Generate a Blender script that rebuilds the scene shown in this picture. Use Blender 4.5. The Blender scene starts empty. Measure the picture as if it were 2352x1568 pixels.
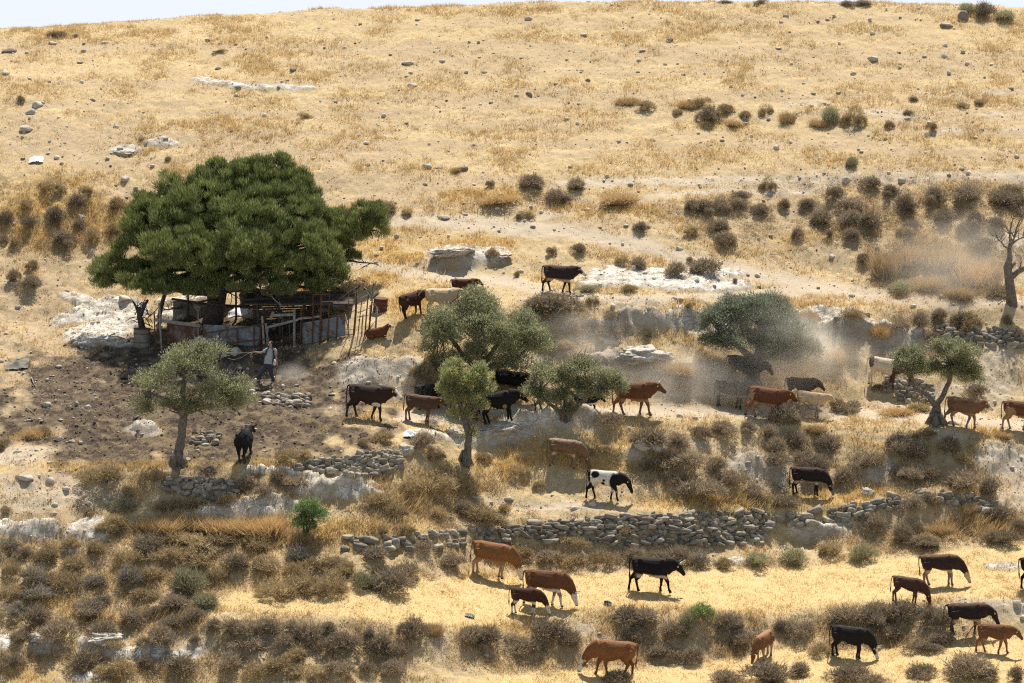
import bpy, bmesh, math, random
import numpy as np
from mathutils import Vector, Matrix
random.seed(7)
RNG = np.random.default_rng(7)
R = math.radians
S = bpy.context.scene
C = S.collection

# ------------------------------------------------------------------ camera, sky, sun, exposure
PW, PH, FPX = 2352.0, 1568.0, 8085.0          # reference frame the layout was measured in
PITCH = R(4.7)
CAM = np.array([0.0, 0.0, 40.0])
cd = bpy.data.cameras.new('camera'); cam = bpy.data.objects.new('camera', cd); C.objects.link(cam)
cam.location = CAM; cam.rotation_euler = (R(90) - PITCH, 0, 0)
cd.sensor_width = 36.0; cd.lens = 36.0 * FPX / PW; cd.clip_start = 1.0; cd.clip_end = 3000.0
S.camera = cam
SUN_EL, SUN_AZ = R(64), R(15)                 # behind the hill, slightly to the right
w = bpy.data.worlds.new("World"); S.world = w; w.use_nodes = True
nt = w.node_tree; bg = nt.nodes['Background']
sky = nt.nodes.new('ShaderNodeTexSky'); sky.sky_type = 'NISHITA'; sky.sun_disc = False
sky.sun_elevation = SUN_EL; sky.sun_rotation = SUN_AZ; sky.dust_density = 1.0; sky.air_density = 1.0
tint = nt.nodes.new('ShaderNodeMix'); tint.data_type = 'RGBA'; tint.blend_type = 'MULTIPLY'; tint.inputs[0].default_value = 1.0; tint.inputs[7].default_value = (1.08, .98, .82, 1)
nt.links.new(sky.outputs[0], tint.inputs[6])
# pale heat haze low over the horizon, part of the sky itself
tcw = nt.nodes.new('ShaderNodeTexCoord'); sx = nt.nodes.new('ShaderNodeSeparateXYZ'); nt.links.new(tcw.outputs['Generated'], sx.inputs[0])
hz = nt.nodes.new('ShaderNodeMapRange'); hz.inputs[1].default_value = .015; hz.inputs[2].default_value = .16; hz.inputs[3].default_value = 1.0; hz.inputs[4].default_value = 0.0; nt.links.new(sx.outputs[2], hz.inputs[0])
hm = nt.nodes.new('ShaderNodeMix'); hm.data_type = 'RGBA'; hm.inputs[7].default_value = (6.1, 6.5, 7.1, 1); nt.links.new(hz.outputs[0], hm.inputs[0]); nt.links.new(tint.outputs[2], hm.inputs[6]); nt.links.new(hm.outputs[2], bg.inputs[0]); bg.inputs[1].default_value = 0.095
sd = bpy.data.lights.new('sun', 'SUN'); sun = bpy.data.objects.new('sun', sd); C.objects.link(sun)
sd.energy = 5.0; sd.angle = R(0.5); sd.color = (1.0, 0.95, 0.87)
sdir = Vector((math.sin(SUN_AZ) * math.cos(SUN_EL), math.cos(SUN_AZ) * math.cos(SUN_EL), math.sin(SUN_EL)))
sun.rotation_euler = sdir.to_track_quat('Z', 'Y').to_euler(); sun.location = (30, 200, 120)
S.view_settings.view_transform = 'Standard'; S.view_settings.look = 'None'
S.view_settings.exposure = 0.60; S.view_settings.gamma = 1.0
S.render.engine = 'CYCLES'
cy = S.cycles
cy.use_denoising = False; cy.filter_width = 1.2; cy.max_bounces = 6; cy.diffuse_bounces = 3; cy.transparent_max_bounces = 8
cy.transmission_bounces = 3; cy.volume_bounces = 2; cy.volume_step_rate = 1.0; cy.volume_max_steps = 96
cy.caustics_reflective = False; cy.caustics_refractive = False

# ------------------------------------------------------------------ helpers: noise
def _h(ix, iy, seed):
    n = (ix.astype(np.int64) * 374761393 + iy.astype(np.int64) * 668265263 + seed * 1442695041) & 0xFFFFFFFF
    n = ((n ^ (n >> 13)) * 1274126177) & 0xFFFFFFFF
    return ((n ^ (n >> 16)) & 0xFFFFFF) / float(0xFFFFFF)
def vnoise(x, y, seed=0):
    x = np.asarray(x, float); y = np.asarray(y, float)
    ix = np.floor(x); iy = np.floor(y); fx = x - ix; fy = y - iy
    fx = fx * fx * (3 - 2 * fx); fy = fy * fy * (3 - 2 * fy)
    a = _h(ix, iy, seed); b = _h(ix + 1, iy, seed); c = _h(ix, iy + 1, seed); d = _h(ix + 1, iy + 1, seed)
    return (a * (1 - fx) + b * fx) * (1 - fy) + (c * (1 - fx) + d * fx) * fy
def fbm(x, y, seed=0, octv=4, lac=2.03, gain=0.5):
    s = 0; a = 1; t = 0
    for k in range(octv):
        s = s + a * vnoise(x, y, seed + k * 17); t += a; a *= gain; x = x * lac + 3.1; y = y * lac + 1.7
    return s / t
def ridged(x, y, seed=0, octv=4):
    s = 0; a = 1; t = 0
    for k in range(octv):
        s = s + a * (1 - np.abs(2 * vnoise(x, y, seed + k * 13) - 1)); t += a; a *= 0.5; x = x * 2.1 + 5; y = y * 2.1 + 9
    return s / t
def sstep(a, b, x):
    t = np.clip((x - a) / (b - a), 0, 1); return t * t * (3 - 2 * t)

# ------------------------------------------------------------------ helpers: camera rays
cp, sp = math.cos(PITCH), math.sin(PITCH)
def t_of_v(v):                                   # (z - zcam) / y along the ray of row v
    b = (784.0 - np.asarray(v, float)) / FPX
    return (-sp + b * cp) / (cp + b * sp)
def v_of_t(t):
    b = (t * cp + sp) / (cp - t * sp); return 784.0 - b * FPX
def r_of(u, v):
    b = (784.0 - np.asarray(v, float)) / FPX
    return ((np.asarray(u, float) - 1176.0) / FPX) / (cp + b * sp)
def u_of(r, v):
    b = (784.0 - v) / FPX; return 1176.0 + FPX * r * (cp + b * sp)
def P3(u, v, Y):
    return Vector((float(r_of(u, v)) * Y, Y, float(t_of_v(v)) * Y + 40.0))

# ------------------------------------------------------------------ terrain (terraces cut across a hillside)
LU = [-300, 0, 400, 520, 700, 800, 930, 1080, 1176, 1400, 1600, 1800, 2000, 2200, 2352, 2700]
LINES = [  # (rows at LU, slope in degrees of the strip ABOVE the line: list at LU)
 ([1760]*16,                                                                 [24]*6+[22,16,12,9,9,9,9,10,10,10]),
 ([1600,1600,1600,1600,1595,1590,1580,1552,1545,1532,1520,1486,1488,1465,1455,1450], [24,24,26,30,32,34,34,36,36,36,38,38,38,36,34,30]),
 ([1440,1440,1425,1403,1415,1420,1440,1445,1428,1398,1400,1415,1392,1378,1370,1365], [24,24,20,9,10,14,12,9,9,9,9,9,9,10,10,10]),
 ([1350,1350,1350,1352,1345,1330,1330,1322,1318,1310,1302,1300,1282,1258,1245,1240], [26,26,26,26,25,24,24,24,24,22,20,20,20,24,28,28]),
 ([1270,1270,1270,1270,1270,1268,1268,1266,1266,1258,1250,1238,1225,1200,1190,1185], [28,28,24,24,24,55,55,60,72,76,78,76,60,50,40,30]),
 ([1215,1215,1225,1225,1235,1240,1238,1225,1210,1188,1182,1172,1160,1132,1150,1150], [30,30,28,26,24,22,22,22,20,16,14,13,14,16,20,20]),
 ([1150,1150,1180,1180,1180,1180,1175,1172,1168,1150,1148,1140,1120,1105,1110,1110], [18,18,34,36,34,32,30,28,28,30,34,36,36,34,34,30]),
 ([1120,1118,1130,1146,1092,1094,1084,1010,990,985,992,996,1000,1010,1018,1024], [24,24,40,44,62,64,62,50,40,40,38,38,38,36,36,34]),
 ([1090,1085,1080,1072,1056,1046,1034,975,962,962,966,970,976,986,994,1000],         [12,12,12,12,12,11,9,8,8,8,8,8,8,8,8,8]),
 ([800,800,800,800,850,900,938,934,926,924,920,918,922,940,962,970],               [15,15,14,14,18,24,32,36,36,36,38,38,36,36,35,30]),
 ([740,740,745,745,750,745,735,712,700,690,690,712,715,705,700,700],               [19,19,17,17,18,18,18,17,16,14,14,14,13,13,13,13]),
 ([600,600,600,610,620,625,625,630,640,615,600,610,640,660,672,672],               [24,24,24,24,24,25,25,26,26,27,28,29,30,30,30,30]),
 ([400]*16,                                                                          [21]*16),
 ([200]*16,                                                                          [19]*16),
 ([78,66,41,33,23,19,13,8,5,3,2,3,3,9,16,40],                                        [-9]*16),
]
Y0 = 121.0
r_ax = np.concatenate([-0.185 - np.geomspace(0.004, 0.6, 40)[::-1], np.linspace(-0.185, 0.185, 1000), 0.185 + np.geomspace(0.004, 0.6, 40)])
y_ax = np.concatenate([np.linspace(40, 119.5, 60), np.linspace(120, 198, 900), np.linspace(199, 420, 60)])
cols = []
for r in r_ax:
    uu = 1176 + FPX * r * cp
    Y = Y0; z = float(t_of_v(1760)) * Y0
    ys = [Y]; zs = [z]
    for k in range(len(LINES) - 1):
        s = math.tan(R(np.interp(uu, LU, LINES[k][1]) + 3.0))
        t = float(t_of_v(np.interp(uu, LU, LINES[k + 1][0])))
        Yn = (z - Y * s) / (t - s)
        Yn = {9: .6 * Yn + .4 * 155.0, 10: .15 * Yn + .85 * 163.0, 11: 172.0, 12: 182.0}.get(k - 1, max(Yn, Y + 0.05))
        z = t * Yn; Y = Yn; ys.append(Y); zs.append(z)
    ys = [40] + ys + [Y + 6, Y + 250]; zs = [zs[0] - 22] + zs + [z - 0.9, z - 60]
    cols.append(np.interp(y_ax, ys, zs))
Z = np.array(cols).T                              # rows y, columns r
def gsm(A, axis, n):
    k = np.exp(-0.5 * (np.arange(-3 * n, 3 * n + 1) / n) ** 2); k /= k.sum()
    pad = [(0, 0), (0, 0)]; pad[axis] = (3 * n, 3 * n)
    B = np.pad(A, pad, mode='edge'); out = np.zeros_like(A)
    for i, kk in enumerate(k):
        sl = [slice(None), slice(None)]; sl[axis] = slice(i, i + A.shape[axis]); out += kk * B[tuple(sl)]
    return out
ridge_keep = Z.copy()
Z = gsm(gsm(Z, 0, 3), 1, 9) + 40.0
RR, YY = np.meshgrid(r_ax, y_ax)
XX = RR * YY
TT = (Z - 40.0) / YY
VV = v_of_t(TT); UU = u_of(RR, VV)

def ell(u, v, L, soft=0.35, warp=0.5, seed=3):
    """union of soft noisy ellipses (cu, cv, ru, rv[, rot])"""
    nx = (fbm(u / 45, v / 22, seed, 4) - 0.5) * 2 * warp
    m = np.zeros_like(u)
    for e in L:
        cu, cv, ru, rv = e[:4]; a = R(e[4]) if len(e) > 4 else 0
        sel = (np.abs(u - cu) < 2.2 * (ru + rv)) & (np.abs(v - cv) < 2.2 * (rv + ru * abs(math.sin(a)) + 4))
        if not sel.any(): continue
        du = u[sel] - cu; dv = v[sel] - cv
        p = (du * math.cos(a) + dv * math.sin(a)) / ru; q = (-du * math.sin(a) + dv * math.cos(a)) / rv
        d = np.sqrt(p * p + q * q) + nx[sel]
        m[sel] = np.maximum(m[sel], 1 - sstep(1 - soft, 1 + soft, d))
    return m
def stroke(u, v, pts, wd, seed=5):
    d = np.full_like(u, 1e9)
    for (x0, y0), (x1, y1) in zip(pts[:-1], pts[1:]):
        L2 = (x1 - x0) ** 2 + (y1 - y0) ** 2
        t = np.clip(((u - x0) * (x1 - x0) + (v - y0) * (y1 - y0)) / L2, 0, 1)
        d = np.minimum(d, np.hypot((u - x0 - t * (x1 - x0)) * 0.6, v - y0 - t * (y1 - y0)))
    return 1 - sstep(0.5, 1.3, d / wd + (fbm(u / 30, v / 15, seed) - .5) * 0.9)

ROCKS = [(168,680,32,10),(190,694,24,8),(262,700,62,15,-10),(205,722,92,17,-14),(225,768,78,22,-4),(272,745,50,14),(285,792,44,6),(300,715,40,22),
 (288,344,32,8),(368,328,36,5),(500,190,60,5,8),(620,202,90,4),(430,693,70,7),(395,722,40,12),(560,716,60,6),
 (1045,583,66,15),(1130,590,42,15),(1100,603,60,9),(1500,640,158,21),(1430,628,80,13),(1600,655,118,14),(1370,655,46,6),(1665,628,44,8),
 (1560,742,120,17),(1480,735,60,10),(1640,760,70,14),(1900,722,70,12),(1925,752,80,18),(2010,770,60,16),(2070,765,50,16),
 (1180,985,100,12),(1320,970,110,10),(1120,1003,90,9),(990,1000,60,8),
 (750,1120,74,16),(820,1135,50,14),(620,1160,110,13),(540,1180,120,13),(470,1190,60,10),(680,1092,120,7),(1880,1215,66,14),(1930,1200,30,10),
 (330,985,26,14),(70,1225,68,17),(10,1215,30,16),(195,1212,48,20,-20),(225,1238,24,10),(165,1262,18,5),(5,1478,20,22),(98,1482,26,11),(235,1478,54,12),
 (320,1500,80,12),(200,1556,34,9),(415,1505,50,10),(2305,1300,40,6),(1690,1292,60,5),(2350,1390,20,6)]
PALE = [(2010,258,90,8,6),(2075,282,50,9,10),(1870,240,70,6),(2200,300,60,5),(2290,262,60,5),(2230,210,90,5),(2330,300,40,5),(1720,1058,52,26,30),(1765,1090,50,22,35),
 (2290,1050,60,40,30),(2330,1110,60,50,30),(2300,860,80,60),(2200,900,80,14),(2020,935,120,14),(1560,900,120,26),(1500,700,160,14),(1250,690,60,8),(880,860,110,36),
 (2150,1010,150,12),(2030,1075,30,30),(1600,1022,60,14),(1060,1150,120,10),(90,1130,160,30),(40,1050,80,20),(1280,1160,130,14),(1440,1130,60,8),(2230,505,60,10),
 (2330,560,50,20),(440,1490,60,30),(600,1490,30,30),(1010,1480,16,40),(1440,1468,60,12),(1700,1450,40,14),(1350,1450,30,12),(2290,700,80,8),(2260,1395,110,20),
 (1260,820,90,16),(1500,850,100,20),(560,880,120,30)]
SCRUB = [(220,1310,300,110),(420,1270,160,60),(140,1420,220,60),(60,1500,100,50),(400,1530,240,50),(760,1330,200,50),(700,1480,260,60),(1180,1490,200,50),(1600,1480,240,50),(2050,1460,220,50),
 (1980,500,200,80),(1690,510,120,60),(2240,500,120,80),(1550,1080,160,70),(1850,1070,160,60),(2130,1090,160,60),(980,1140,160,70),(1400,1290,300,24),(2240,1210,140,50),(140,520,110,60),(2140,750,130,30),(1300,760,110,50),
 (500,1140,200,40),(1700,860,240,30),(2120,640,150,50),(1300,1200,240,20),(1130,1270,160,30),(2050,1240,160,30)]
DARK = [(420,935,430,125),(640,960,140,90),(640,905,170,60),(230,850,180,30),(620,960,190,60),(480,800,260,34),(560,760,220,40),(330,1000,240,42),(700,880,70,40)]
HUMPS = [(865,862,105,34,.6),(945,845,40,22,.3),(1240,985,120,16,.5),(1350,975,90,14,.4),(1130,1004,70,12,.3),(790,1125,90,18,.4),(620,1165,110,14,.3),(500,1185,90,12,.2),(336,990,34,14,.35),(80,1228,80,20,.45),(205,1222,50,22,.4),(1590,890,90,22,.5),(1480,745,120,20,.5),(1950,775,90,26,.7),(2060,785,60,24,.6),(1050,600,80,20,.5),(1740,1075,60,34,.5),(2300,1060,70,40,.4),(100,1490,50,14,.4),(235,1488,60,14,.4),(1890,1222,60,14,.4),(1480,1050,50,16,.5),(1420,830,110,26,.5),(2010,1080,50,26,.3)]
SOIL = [(130,325,210,42),(60,300,140,30),(60,700,140,55),(120,600,110,24),(90,790,170,34),(90,900,160,80),(80,1000,120,60),(950,425,260,26),(690,425,200,24),(700,350,240,9),(1500,420,300,12),
 (1900,400,300,14),(1700,520,120,12),(2100,395,260,10),(1300,215,200,10),(300,310,240,8),(120,1110,140,36),(60,1180,140,30),(350,450,90,20),(200,240,200,9),(620,260,300,7),
 (1500,225,300,6),(1750,220,200,8),(1050,330,300,7),(400,190,300,6),(1350,330,240,7),(1300,520,200,14),(2200,620,120,30),(1900,590,140,24),(900,235,260,6),(1800,330,240,8),
 (2200,350,260,8),(1000,100,260,5),(1600,110,240,5),(2100,130,200,5),(350,110,180,5)]
GOLD = [(250,1420,90,12),(60,1545,80,20),(430,1440,60,14),(640,1330,60,14),(150,1390,60,12),(560,1390,60,10),(1200,1440,120,10),(1100,1330,60,12),(1060,560,110,18),(930,590,90,20),(850,560,60,12),(960,700,70,40),(880,640,60,16),(1330,1055,190,26),(1600,1150,190,20),(1900,1150,170,20),(840,1225,130,34),(2050,1020,110,14),
 (1150,1060,90,22),(240,1070,200,10),(620,1070,120,10),(190,740,70,9),(2250,1215,90,24),(1450,1020,60,14),(2150,560,80,40),(1400,480,100,14),(1120,450,120,14),(1900,540,120,16),(140,490,140,60),
 (280,500,80,40),(60,1000,60,10),(1650,700,160,8),(2250,670,140,6),(2280,1000,60,14)]
TALL = [(500,1215,190,30),(620,1230,90,30),(1000,1120,150,40),(950,1160,100,30),(700,1235,90,30),(1520,1070,90,18),(1700,1155,120,14),(2200,1220,140,26),(2130,600,150,60),(1700,850,220,26),
 (850,1210,90,26),(280,1420,160,12),(150,1510,160,14)]
ROADS = [([(880,505),(1100,515),(1300,535),(1450,560),(1600,600),(1780,640),(1950,668),(2120,690),(2380,702)], 18),
         ([(700,600),(860,610),(960,630),(1180,648),(1300,680),(1500,690),(1760,672),(1900,665)], 12),
         ([(930,962),(1176,945),(1400,944),(1600,946),(1800,945),(2000,950),(2200,965),(2400,980)], 15),
         ([(1080,530),(1350,480),(1620,440),(1900,432)], 9), ([(1300,420),(1700,412),(2352,402)], 12)]
def masks(u, v):
    rock = ell(u, v, [(e[0], e[1], e[2] * 1.08, e[3] * 1.12) + tuple(e[4:]) for e in ROCKS], 0.15, 0.27); pale = ell(u, v, PALE, 0.5, 0.9, 11)
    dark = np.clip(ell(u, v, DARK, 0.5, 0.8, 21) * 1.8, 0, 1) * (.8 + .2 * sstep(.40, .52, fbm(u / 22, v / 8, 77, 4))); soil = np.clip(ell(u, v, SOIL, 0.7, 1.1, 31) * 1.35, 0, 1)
    road = np.zeros_like(u)
    for pts, wd in ROADS: road = np.maximum(road, stroke(u, v, pts, wd))
    gold = ell(u, v, GOLD, 0.6, 0.8, 41); tall = ell(u, v, TALL, 0.5, 0.7, 51)
    field = sstep(0, 14, np.interp(u, LU, LINES[2][0]) - v) * sstep(0, 14, v - np.interp(u, LU, LINES[3][0])) * sstep(470, 530, u)
    field2 = sstep(0, 8, v - np.interp(u, LU, LINES[1][0])) * sstep(950, 1080, u)
    field = np.maximum(field, field2)
    band = sstep(.50, .60, fbm(r_of(u, v) * 150 / 13, v / 22, 91, 4)) * sstep(900, 700, v); soil = np.maximum(soil, band * .8)
    hump = ell(u, v, [e[:4] for e in HUMPS], .35, .6, 71)
    scrub = ell(u, v, SCRUB, 0.6, 0.9, 61) * (1 - .9 * field) * (1 - rock)
    return dict(hump=hump * (1 - rock * .5), scrub=scrub, rock=rock, pale=pale * (1 - field), dark=dark, soil=soil * (1 - field), road=road, gold=gold, tall=tall, field=field)
M = masks(UU, VV)
# relief
inner = sstep(110, 122, YY) * (1 - sstep(182, 192, YY) * 0.6)
slope = np.abs(np.gradient(Z, axis=0) / np.gradient(YY, axis=0)); steep = sstep(0.35, 0.7, slope)
Z = Z + inner * ((fbm(XX / 2.4, YY / 2.4, 60, 4) - .5) * (0.28 + 0.5 * steep) + (fbm(XX / 0.5, YY / 0.5, 70, 3) - .5) * (0.07 + 0.16 * steep))
Z = Z + inner * (1 - M['road'] * .7) * (fbm(XX / 0.17, YY / 0.17, 75, 2) - .5) * (0.05 + 0.05 * M['dark'] + .05 * steep)
Z = Z + M['rock'] * (0.10 + (ridged(XX / 1.3, YY / 0.8, 80, 5) - .6) * 0.55 * (0.35 + steep))
for e in HUMPS:
    d2 = ((UU - e[0]) / e[2]) ** 2 + ((VV - e[1]) / e[3]) ** 2; Z = Z + e[4] * np.exp(-d2 * 1.6)
Z = Z + M['hump'] * ((ridged(XX / .9, YY / .55, 85, 5) - .62) * .42 + (ridged(XX / .3, YY / .22, 86, 3) - .6) * .12)
clod = np.maximum(M['dark'], M['pale'] * .8)
Z = Z + clod * (np.maximum(0, fbm(XX / 0.28, YY / 0.22, 90, 2) - .5)) * 0.28

def zat(x, y):
    x = np.asarray(x, float); y = np.asarray(y, float); r = x / y
    i = np.clip(np.searchsorted(y_ax, y) - 1, 0, len(y_ax) - 2); j = np.clip(np.searchsorted(r_ax, r) - 1, 0, len(r_ax) - 2)
    fy = (y - y_ax[i]) / (y_ax[i + 1] - y_ax[i]); fx = (r - r_ax[j]) / (r_ax[j + 1] - r_ax[j])
    return (Z[i, j] * (1 - fx) + Z[i, j + 1] * fx) * (1 - fy) + (Z[i + 1, j] * (1 - fx) + Z[i + 1, j + 1] * fx) * fy
_ys = np.arange(116.0, 197.0, 0.05)
def at(u, v):
    r = float(r_of(u, v)); h = zat(r * _ys, _ys) - (40.0 + float(t_of_v(v)) * _ys)
    k = int(np.argmax(h > 0)) if (h > 0).any() else len(_ys) - 1
    y = _ys[k]; return Vector((r * y, y, float(zat(r * y, y))))
def ppm(y): return FPX / y                        # reference pixels per metre at depth y

# ------------------------------------------------------------------ helpers: objects and meshes
def tag(o, label=None, cat=None, group=None, kind=None):
    if label: o['label'] = label
    if cat: o['category'] = cat
    if group: o['group'] = group
    if kind: o['kind'] = kind
    return o
def empty(name, loc, rz=0, label=None, cat=None, group=None):
    o = bpy.data.objects.new(name, None); C.objects.link(o); o.location = loc; o.rotation_euler = (0, 0, rz)
    o.empty_display_size = 0.2
    return tag(o, label, cat, group)
def mesh_np(name, V, F, smooth=False, col=None, mat=None):
    """V (n,3), F (m,3|4) numpy -> mesh"""
    me = bpy.data.meshes.new(name); V = np.asarray(V, np.float32); F = np.asarray(F, np.int32)
    n, k = F.shape
    me.vertices.add(len(V)); me.vertices.foreach_set('co', V.ravel())
    me.loops.add(n * k); me.loops.foreach_set('vertex_index', F.ravel())
    me.polygons.add(n); me.polygons.foreach_set('loop_start', np.arange(0, n * k, k, dtype=np.int32))
    if smooth: me.polygons.foreach_set('use_smooth', np.ones(n, bool))
    me.update(calc_edges=True)
    if col is not None:
        a = me.color_attributes.new('col', 'FLOAT_COLOR', 'POINT')
        c = np.ones((len(V), 4), np.float32); c[:, :3] = col; a.data.foreach_set('color', c.ravel())
    if mat: me.materials.append(mat)
    return me
def obj(name, me, parent=None, loc=None):
    o = bpy.data.objects.new(name, me); C.objects.link(o)
    if parent: o.parent = parent
    if loc is not None: o.location = loc
    return o
class MB:
    """collects closed tubes, boxes and balls, links them as ONE mesh"""
    def __init__(s): s.V = []; s.F = []; s.n = 0
    def add(s, V, F): 
        s.V.append(np.asarray(V, float)); s.F += [tuple(int(i) + s.n for i in f) for f in F]; s.n += len(V)
    def tube(s, pts, rad, seg=8, flat=None, cap=True):
        pts = [Vector(p) for p in pts]; n = len(pts); V = []; F = []
        up0 = None
        for i, p in enumerate(pts):
            d = (pts[min(i + 1, n - 1)] - pts[max(i - 1, 0)]).normalized()
            if up0 is None:
                up0 = Vector((0, 1, 0)) if abs(d.y) < .9 else Vector((1, 0, 0))
            a = (up0 - d * up0.dot(d)).normalized(); b = d.cross(a); up0 = a
            ra = rad[i] if hasattr(rad, '__len__') else rad
            rb = ra
            if flat: ra2 = flat[i] if hasattr(flat, '__len__') else flat
            else: ra2 = ra
            for k in range(seg):
                t = 2 * math.pi * k / seg
                V.append(p + a * (ra2 * math.cos(t)) + b * (rb * math.sin(t)))
        for i in range(n - 1):
            for k in range(seg):
                k2 = (k + 1) % seg
                F.append((i * seg + k, i * seg + k2, (i + 1) * seg + k2, (i + 1) * seg + k))
        if cap:
            F.append(tuple(range(seg))[::-1]); F.append(tuple((n - 1) * seg + k for k in range(seg)))
        s.add([tuple(v) for v in V], F)
    def box(s, c, d, rot=None):
        M3 = rot or Matrix.Identity(3); c = Vector(c)
        V = [tuple(c + M3 @ Vector((x * d[0] / 2, y * d[1] / 2, z * d[2] / 2))) for x in (-1, 1) for y in (-1, 1) for z in (-1, 1)]
        s.add(V, [(0,1,3,2),(4,6,7,5),(0,4,5,1),(2,3,7,6),(0,2,6,4),(1,5,7,3)])
    def bar(s, p, q, wd, th=None):
        p = Vector(p); q = Vector(q); d = q - p; L = d.length; X = d.normalized()
        Yv = Vector((0, 1, 0)) if abs(X.y) < .9 else Vector((1, 0, 0)); Zv = X.cross(Yv).normalized(); Yv = Zv.cross(X)
        s.box((p + q) / 2, (L, th or wd, wd), Matrix((X, Yv, Zv)).transposed())
    def ball(s, c, r, rot=None, n=2):
        bm = bmesh.new(); bmesh.ops.create_icosphere(bm, subdivisions=n, radius=1)
        r = Vector(r) if hasattr(r, '__len__') else Vector((r, r, r)); c = Vector(c)
        V = [tuple(c + ((rot or Matrix.Identity(3)) @ Vector((v.co.x * r.x, v.co.y * r.y, v.co.z * r.z)))) for v in bm.verts]
        F = [[v.index for v in f.verts] for f in bm.faces]; bm.free(); s.add(V, F)
    def mesh(s, name, mat=None, smooth=False):
        me = bpy.data.meshes.new(name); me.from_pydata(np.concatenate(s.V).tolist(), [], s.F); me.update()
        if smooth: me.polygons.foreach_set('use_smooth', np.ones(len(me.polygons), bool))
        if mat: me.materials.append(mat)
        return me
    def build(s, name, mat, parent=None, smooth=False, loc=None): return obj(name, s.mesh(name, mat, smooth), parent, loc)
def recalc(me):
    bm = bmesh.new(); bm.from_mesh(me); bmesh.ops.recalc_face_normals(bm, faces=bm.faces); bm.to_mesh(me); bm.free(); return me
def remesh(mb, voxel, name='m', smooth_it=6):
    me = recalc(mb.mesh('tmp')); o = bpy.data.objects.new('tmp', me); C.objects.link(o)
    m = o.modifiers.new('r', 'REMESH'); m.mode = 'VOXEL'; m.voxel_size = voxel
    if smooth_it: q = o.modifiers.new('s', 'SMOOTH'); q.factor = .5; q.iterations = smooth_it
    dg = bpy.context.evaluated_depsgraph_get(); out = bpy.data.meshes.new_from_object(o.evaluated_get(dg))
    bpy.data.objects.remove(o); bpy.data.meshes.remove(me); out.name = name
    out.polygons.foreach_set('use_smooth', np.ones(len(out.polygons), bool))
    return out
def coords(me):
    a = np.empty(len(me.vertices) * 3, np.float32); me.vertices.foreach_get('co', a); return a.reshape(-1, 3)
def setcol(me, col):
    a = me.color_attributes.new('col', 'FLOAT_COLOR', 'POINT'); c = np.ones((len(me.vertices), 4), np.float32); c[:, :3] = col
    a.data.foreach_set('color', c.ravel())

# ------------------------------------------------------------------ materials
def newmat(name):
    m = bpy.data.materials.new(name); m.use_nodes = True; n = m.node_tree; b = n.nodes['Principled BSDF']
    return m, n.nodes, n.links, b
def mixc(N, L, fac, a, b, typ='MIX'):
    m = N.new('ShaderNodeMix'); m.data_type = 'RGBA'; m.blend_type = typ
    for i, x in ((0, fac), (6, a), (7, b)):
        if hasattr(x, 'is_output') or hasattr(x, 'links'): L.new(x, m.inputs[i])
        else: m.inputs[i].default_value = x if i == 0 else (tuple(x) + (1,))[:4]
    return m.outputs[2]
def noise(N, L, scale, detail=4, rough=.55, vec=None, dist=0):
    n = N.new('ShaderNodeTexNoise'); n.inputs['Scale'].default_value = scale; n.inputs['Detail'].default_value = detail
    n.inputs['Roughness'].default_value = rough; n.inputs['Distortion'].default_value = dist
    if vec: L.new(vec, n.inputs['Vector'])
    return n.outputs['Fac']
def ramp(N, L, x, a, b):
    m = N.new('ShaderNodeMapRange'); m.inputs[1].default_value = a; m.inputs[2].default_value = b; L.new(x, m.inputs[0]); return m.outputs[0]
def pmat(name, c1, c2, scale=6, rough=.85, bump=.3, bscale=None, metal=0, spec=.3):
    m, N, L, b = newmat(name); tc = N.new('ShaderNodeTexCoord').outputs['Object']
    f = ramp(N, L, noise(N, L, scale, 6, .6, tc), .35, .65)
    L.new(mixc(N, L, f, c1, c2), b.inputs['Base Color']); b.inputs['Roughness'].default_value = rough
    b.inputs['Metallic'].default_value = metal; b.inputs['Specular IOR Level'].default_value = spec
    if bump:
        bp = N.new('ShaderNodeBump'); bp.inputs['Strength'].default_value = bump; bp.inputs['Distance'].default_value = .05
        L.new(noise(N, L, bscale or scale * 3, 5, .65, tc), bp.inputs['Height']); L.new(bp.outputs[0], b.inputs['Normal'])
    return m
def leafmat(name, trans=.35, rough=.6, rnd=0.25, spec=.25, attr=True, c=(.1, .1, .05)):
    """foliage: vertex colour, translucent, small value change per object"""
    m, N, L, b = newmat(name); out = N['Material Output']
    if attr:
        a = N.new('ShaderNodeAttribute'); a.attribute_name = 'col'; colo = a.outputs['Color']
    else:
        rg = N.new('ShaderNodeRGB'); rg.outputs[0].default_value = c + (1,); colo = rg.outputs[0]
    if rnd:
        oi = N.new('ShaderNodeObjectInfo'); mr = N.new('ShaderNodeMapRange'); L.new(oi.outputs['Random'], mr.inputs[0])
        mr.inputs[3].default_value = 1 - rnd; mr.inputs[4].default_value = 1 + rnd
        hs = N.new('ShaderNodeHueSaturation'); L.new(colo, hs.inputs['Color']); L.new(mr.outputs[0], hs.inputs['Value']); colo = hs.outputs[0]
    L.new(colo, b.inputs['Base Color']); b.inputs['Roughness'].default_value = rough; b.inputs['Specular IOR Level'].default_value = spec
    tr = N.new('ShaderNodeBsdfTranslucent'); L.new(colo, tr.inputs[0])
    mx = N.new('ShaderNodeMixShader'); mx.inputs[0].default_value = trans
    L.new(b.outputs[0], mx.inputs[1]); L.new(tr.outputs[0], mx.inputs[2]); L.new(mx.outputs[0], out.inputs[0])
    return m

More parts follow.
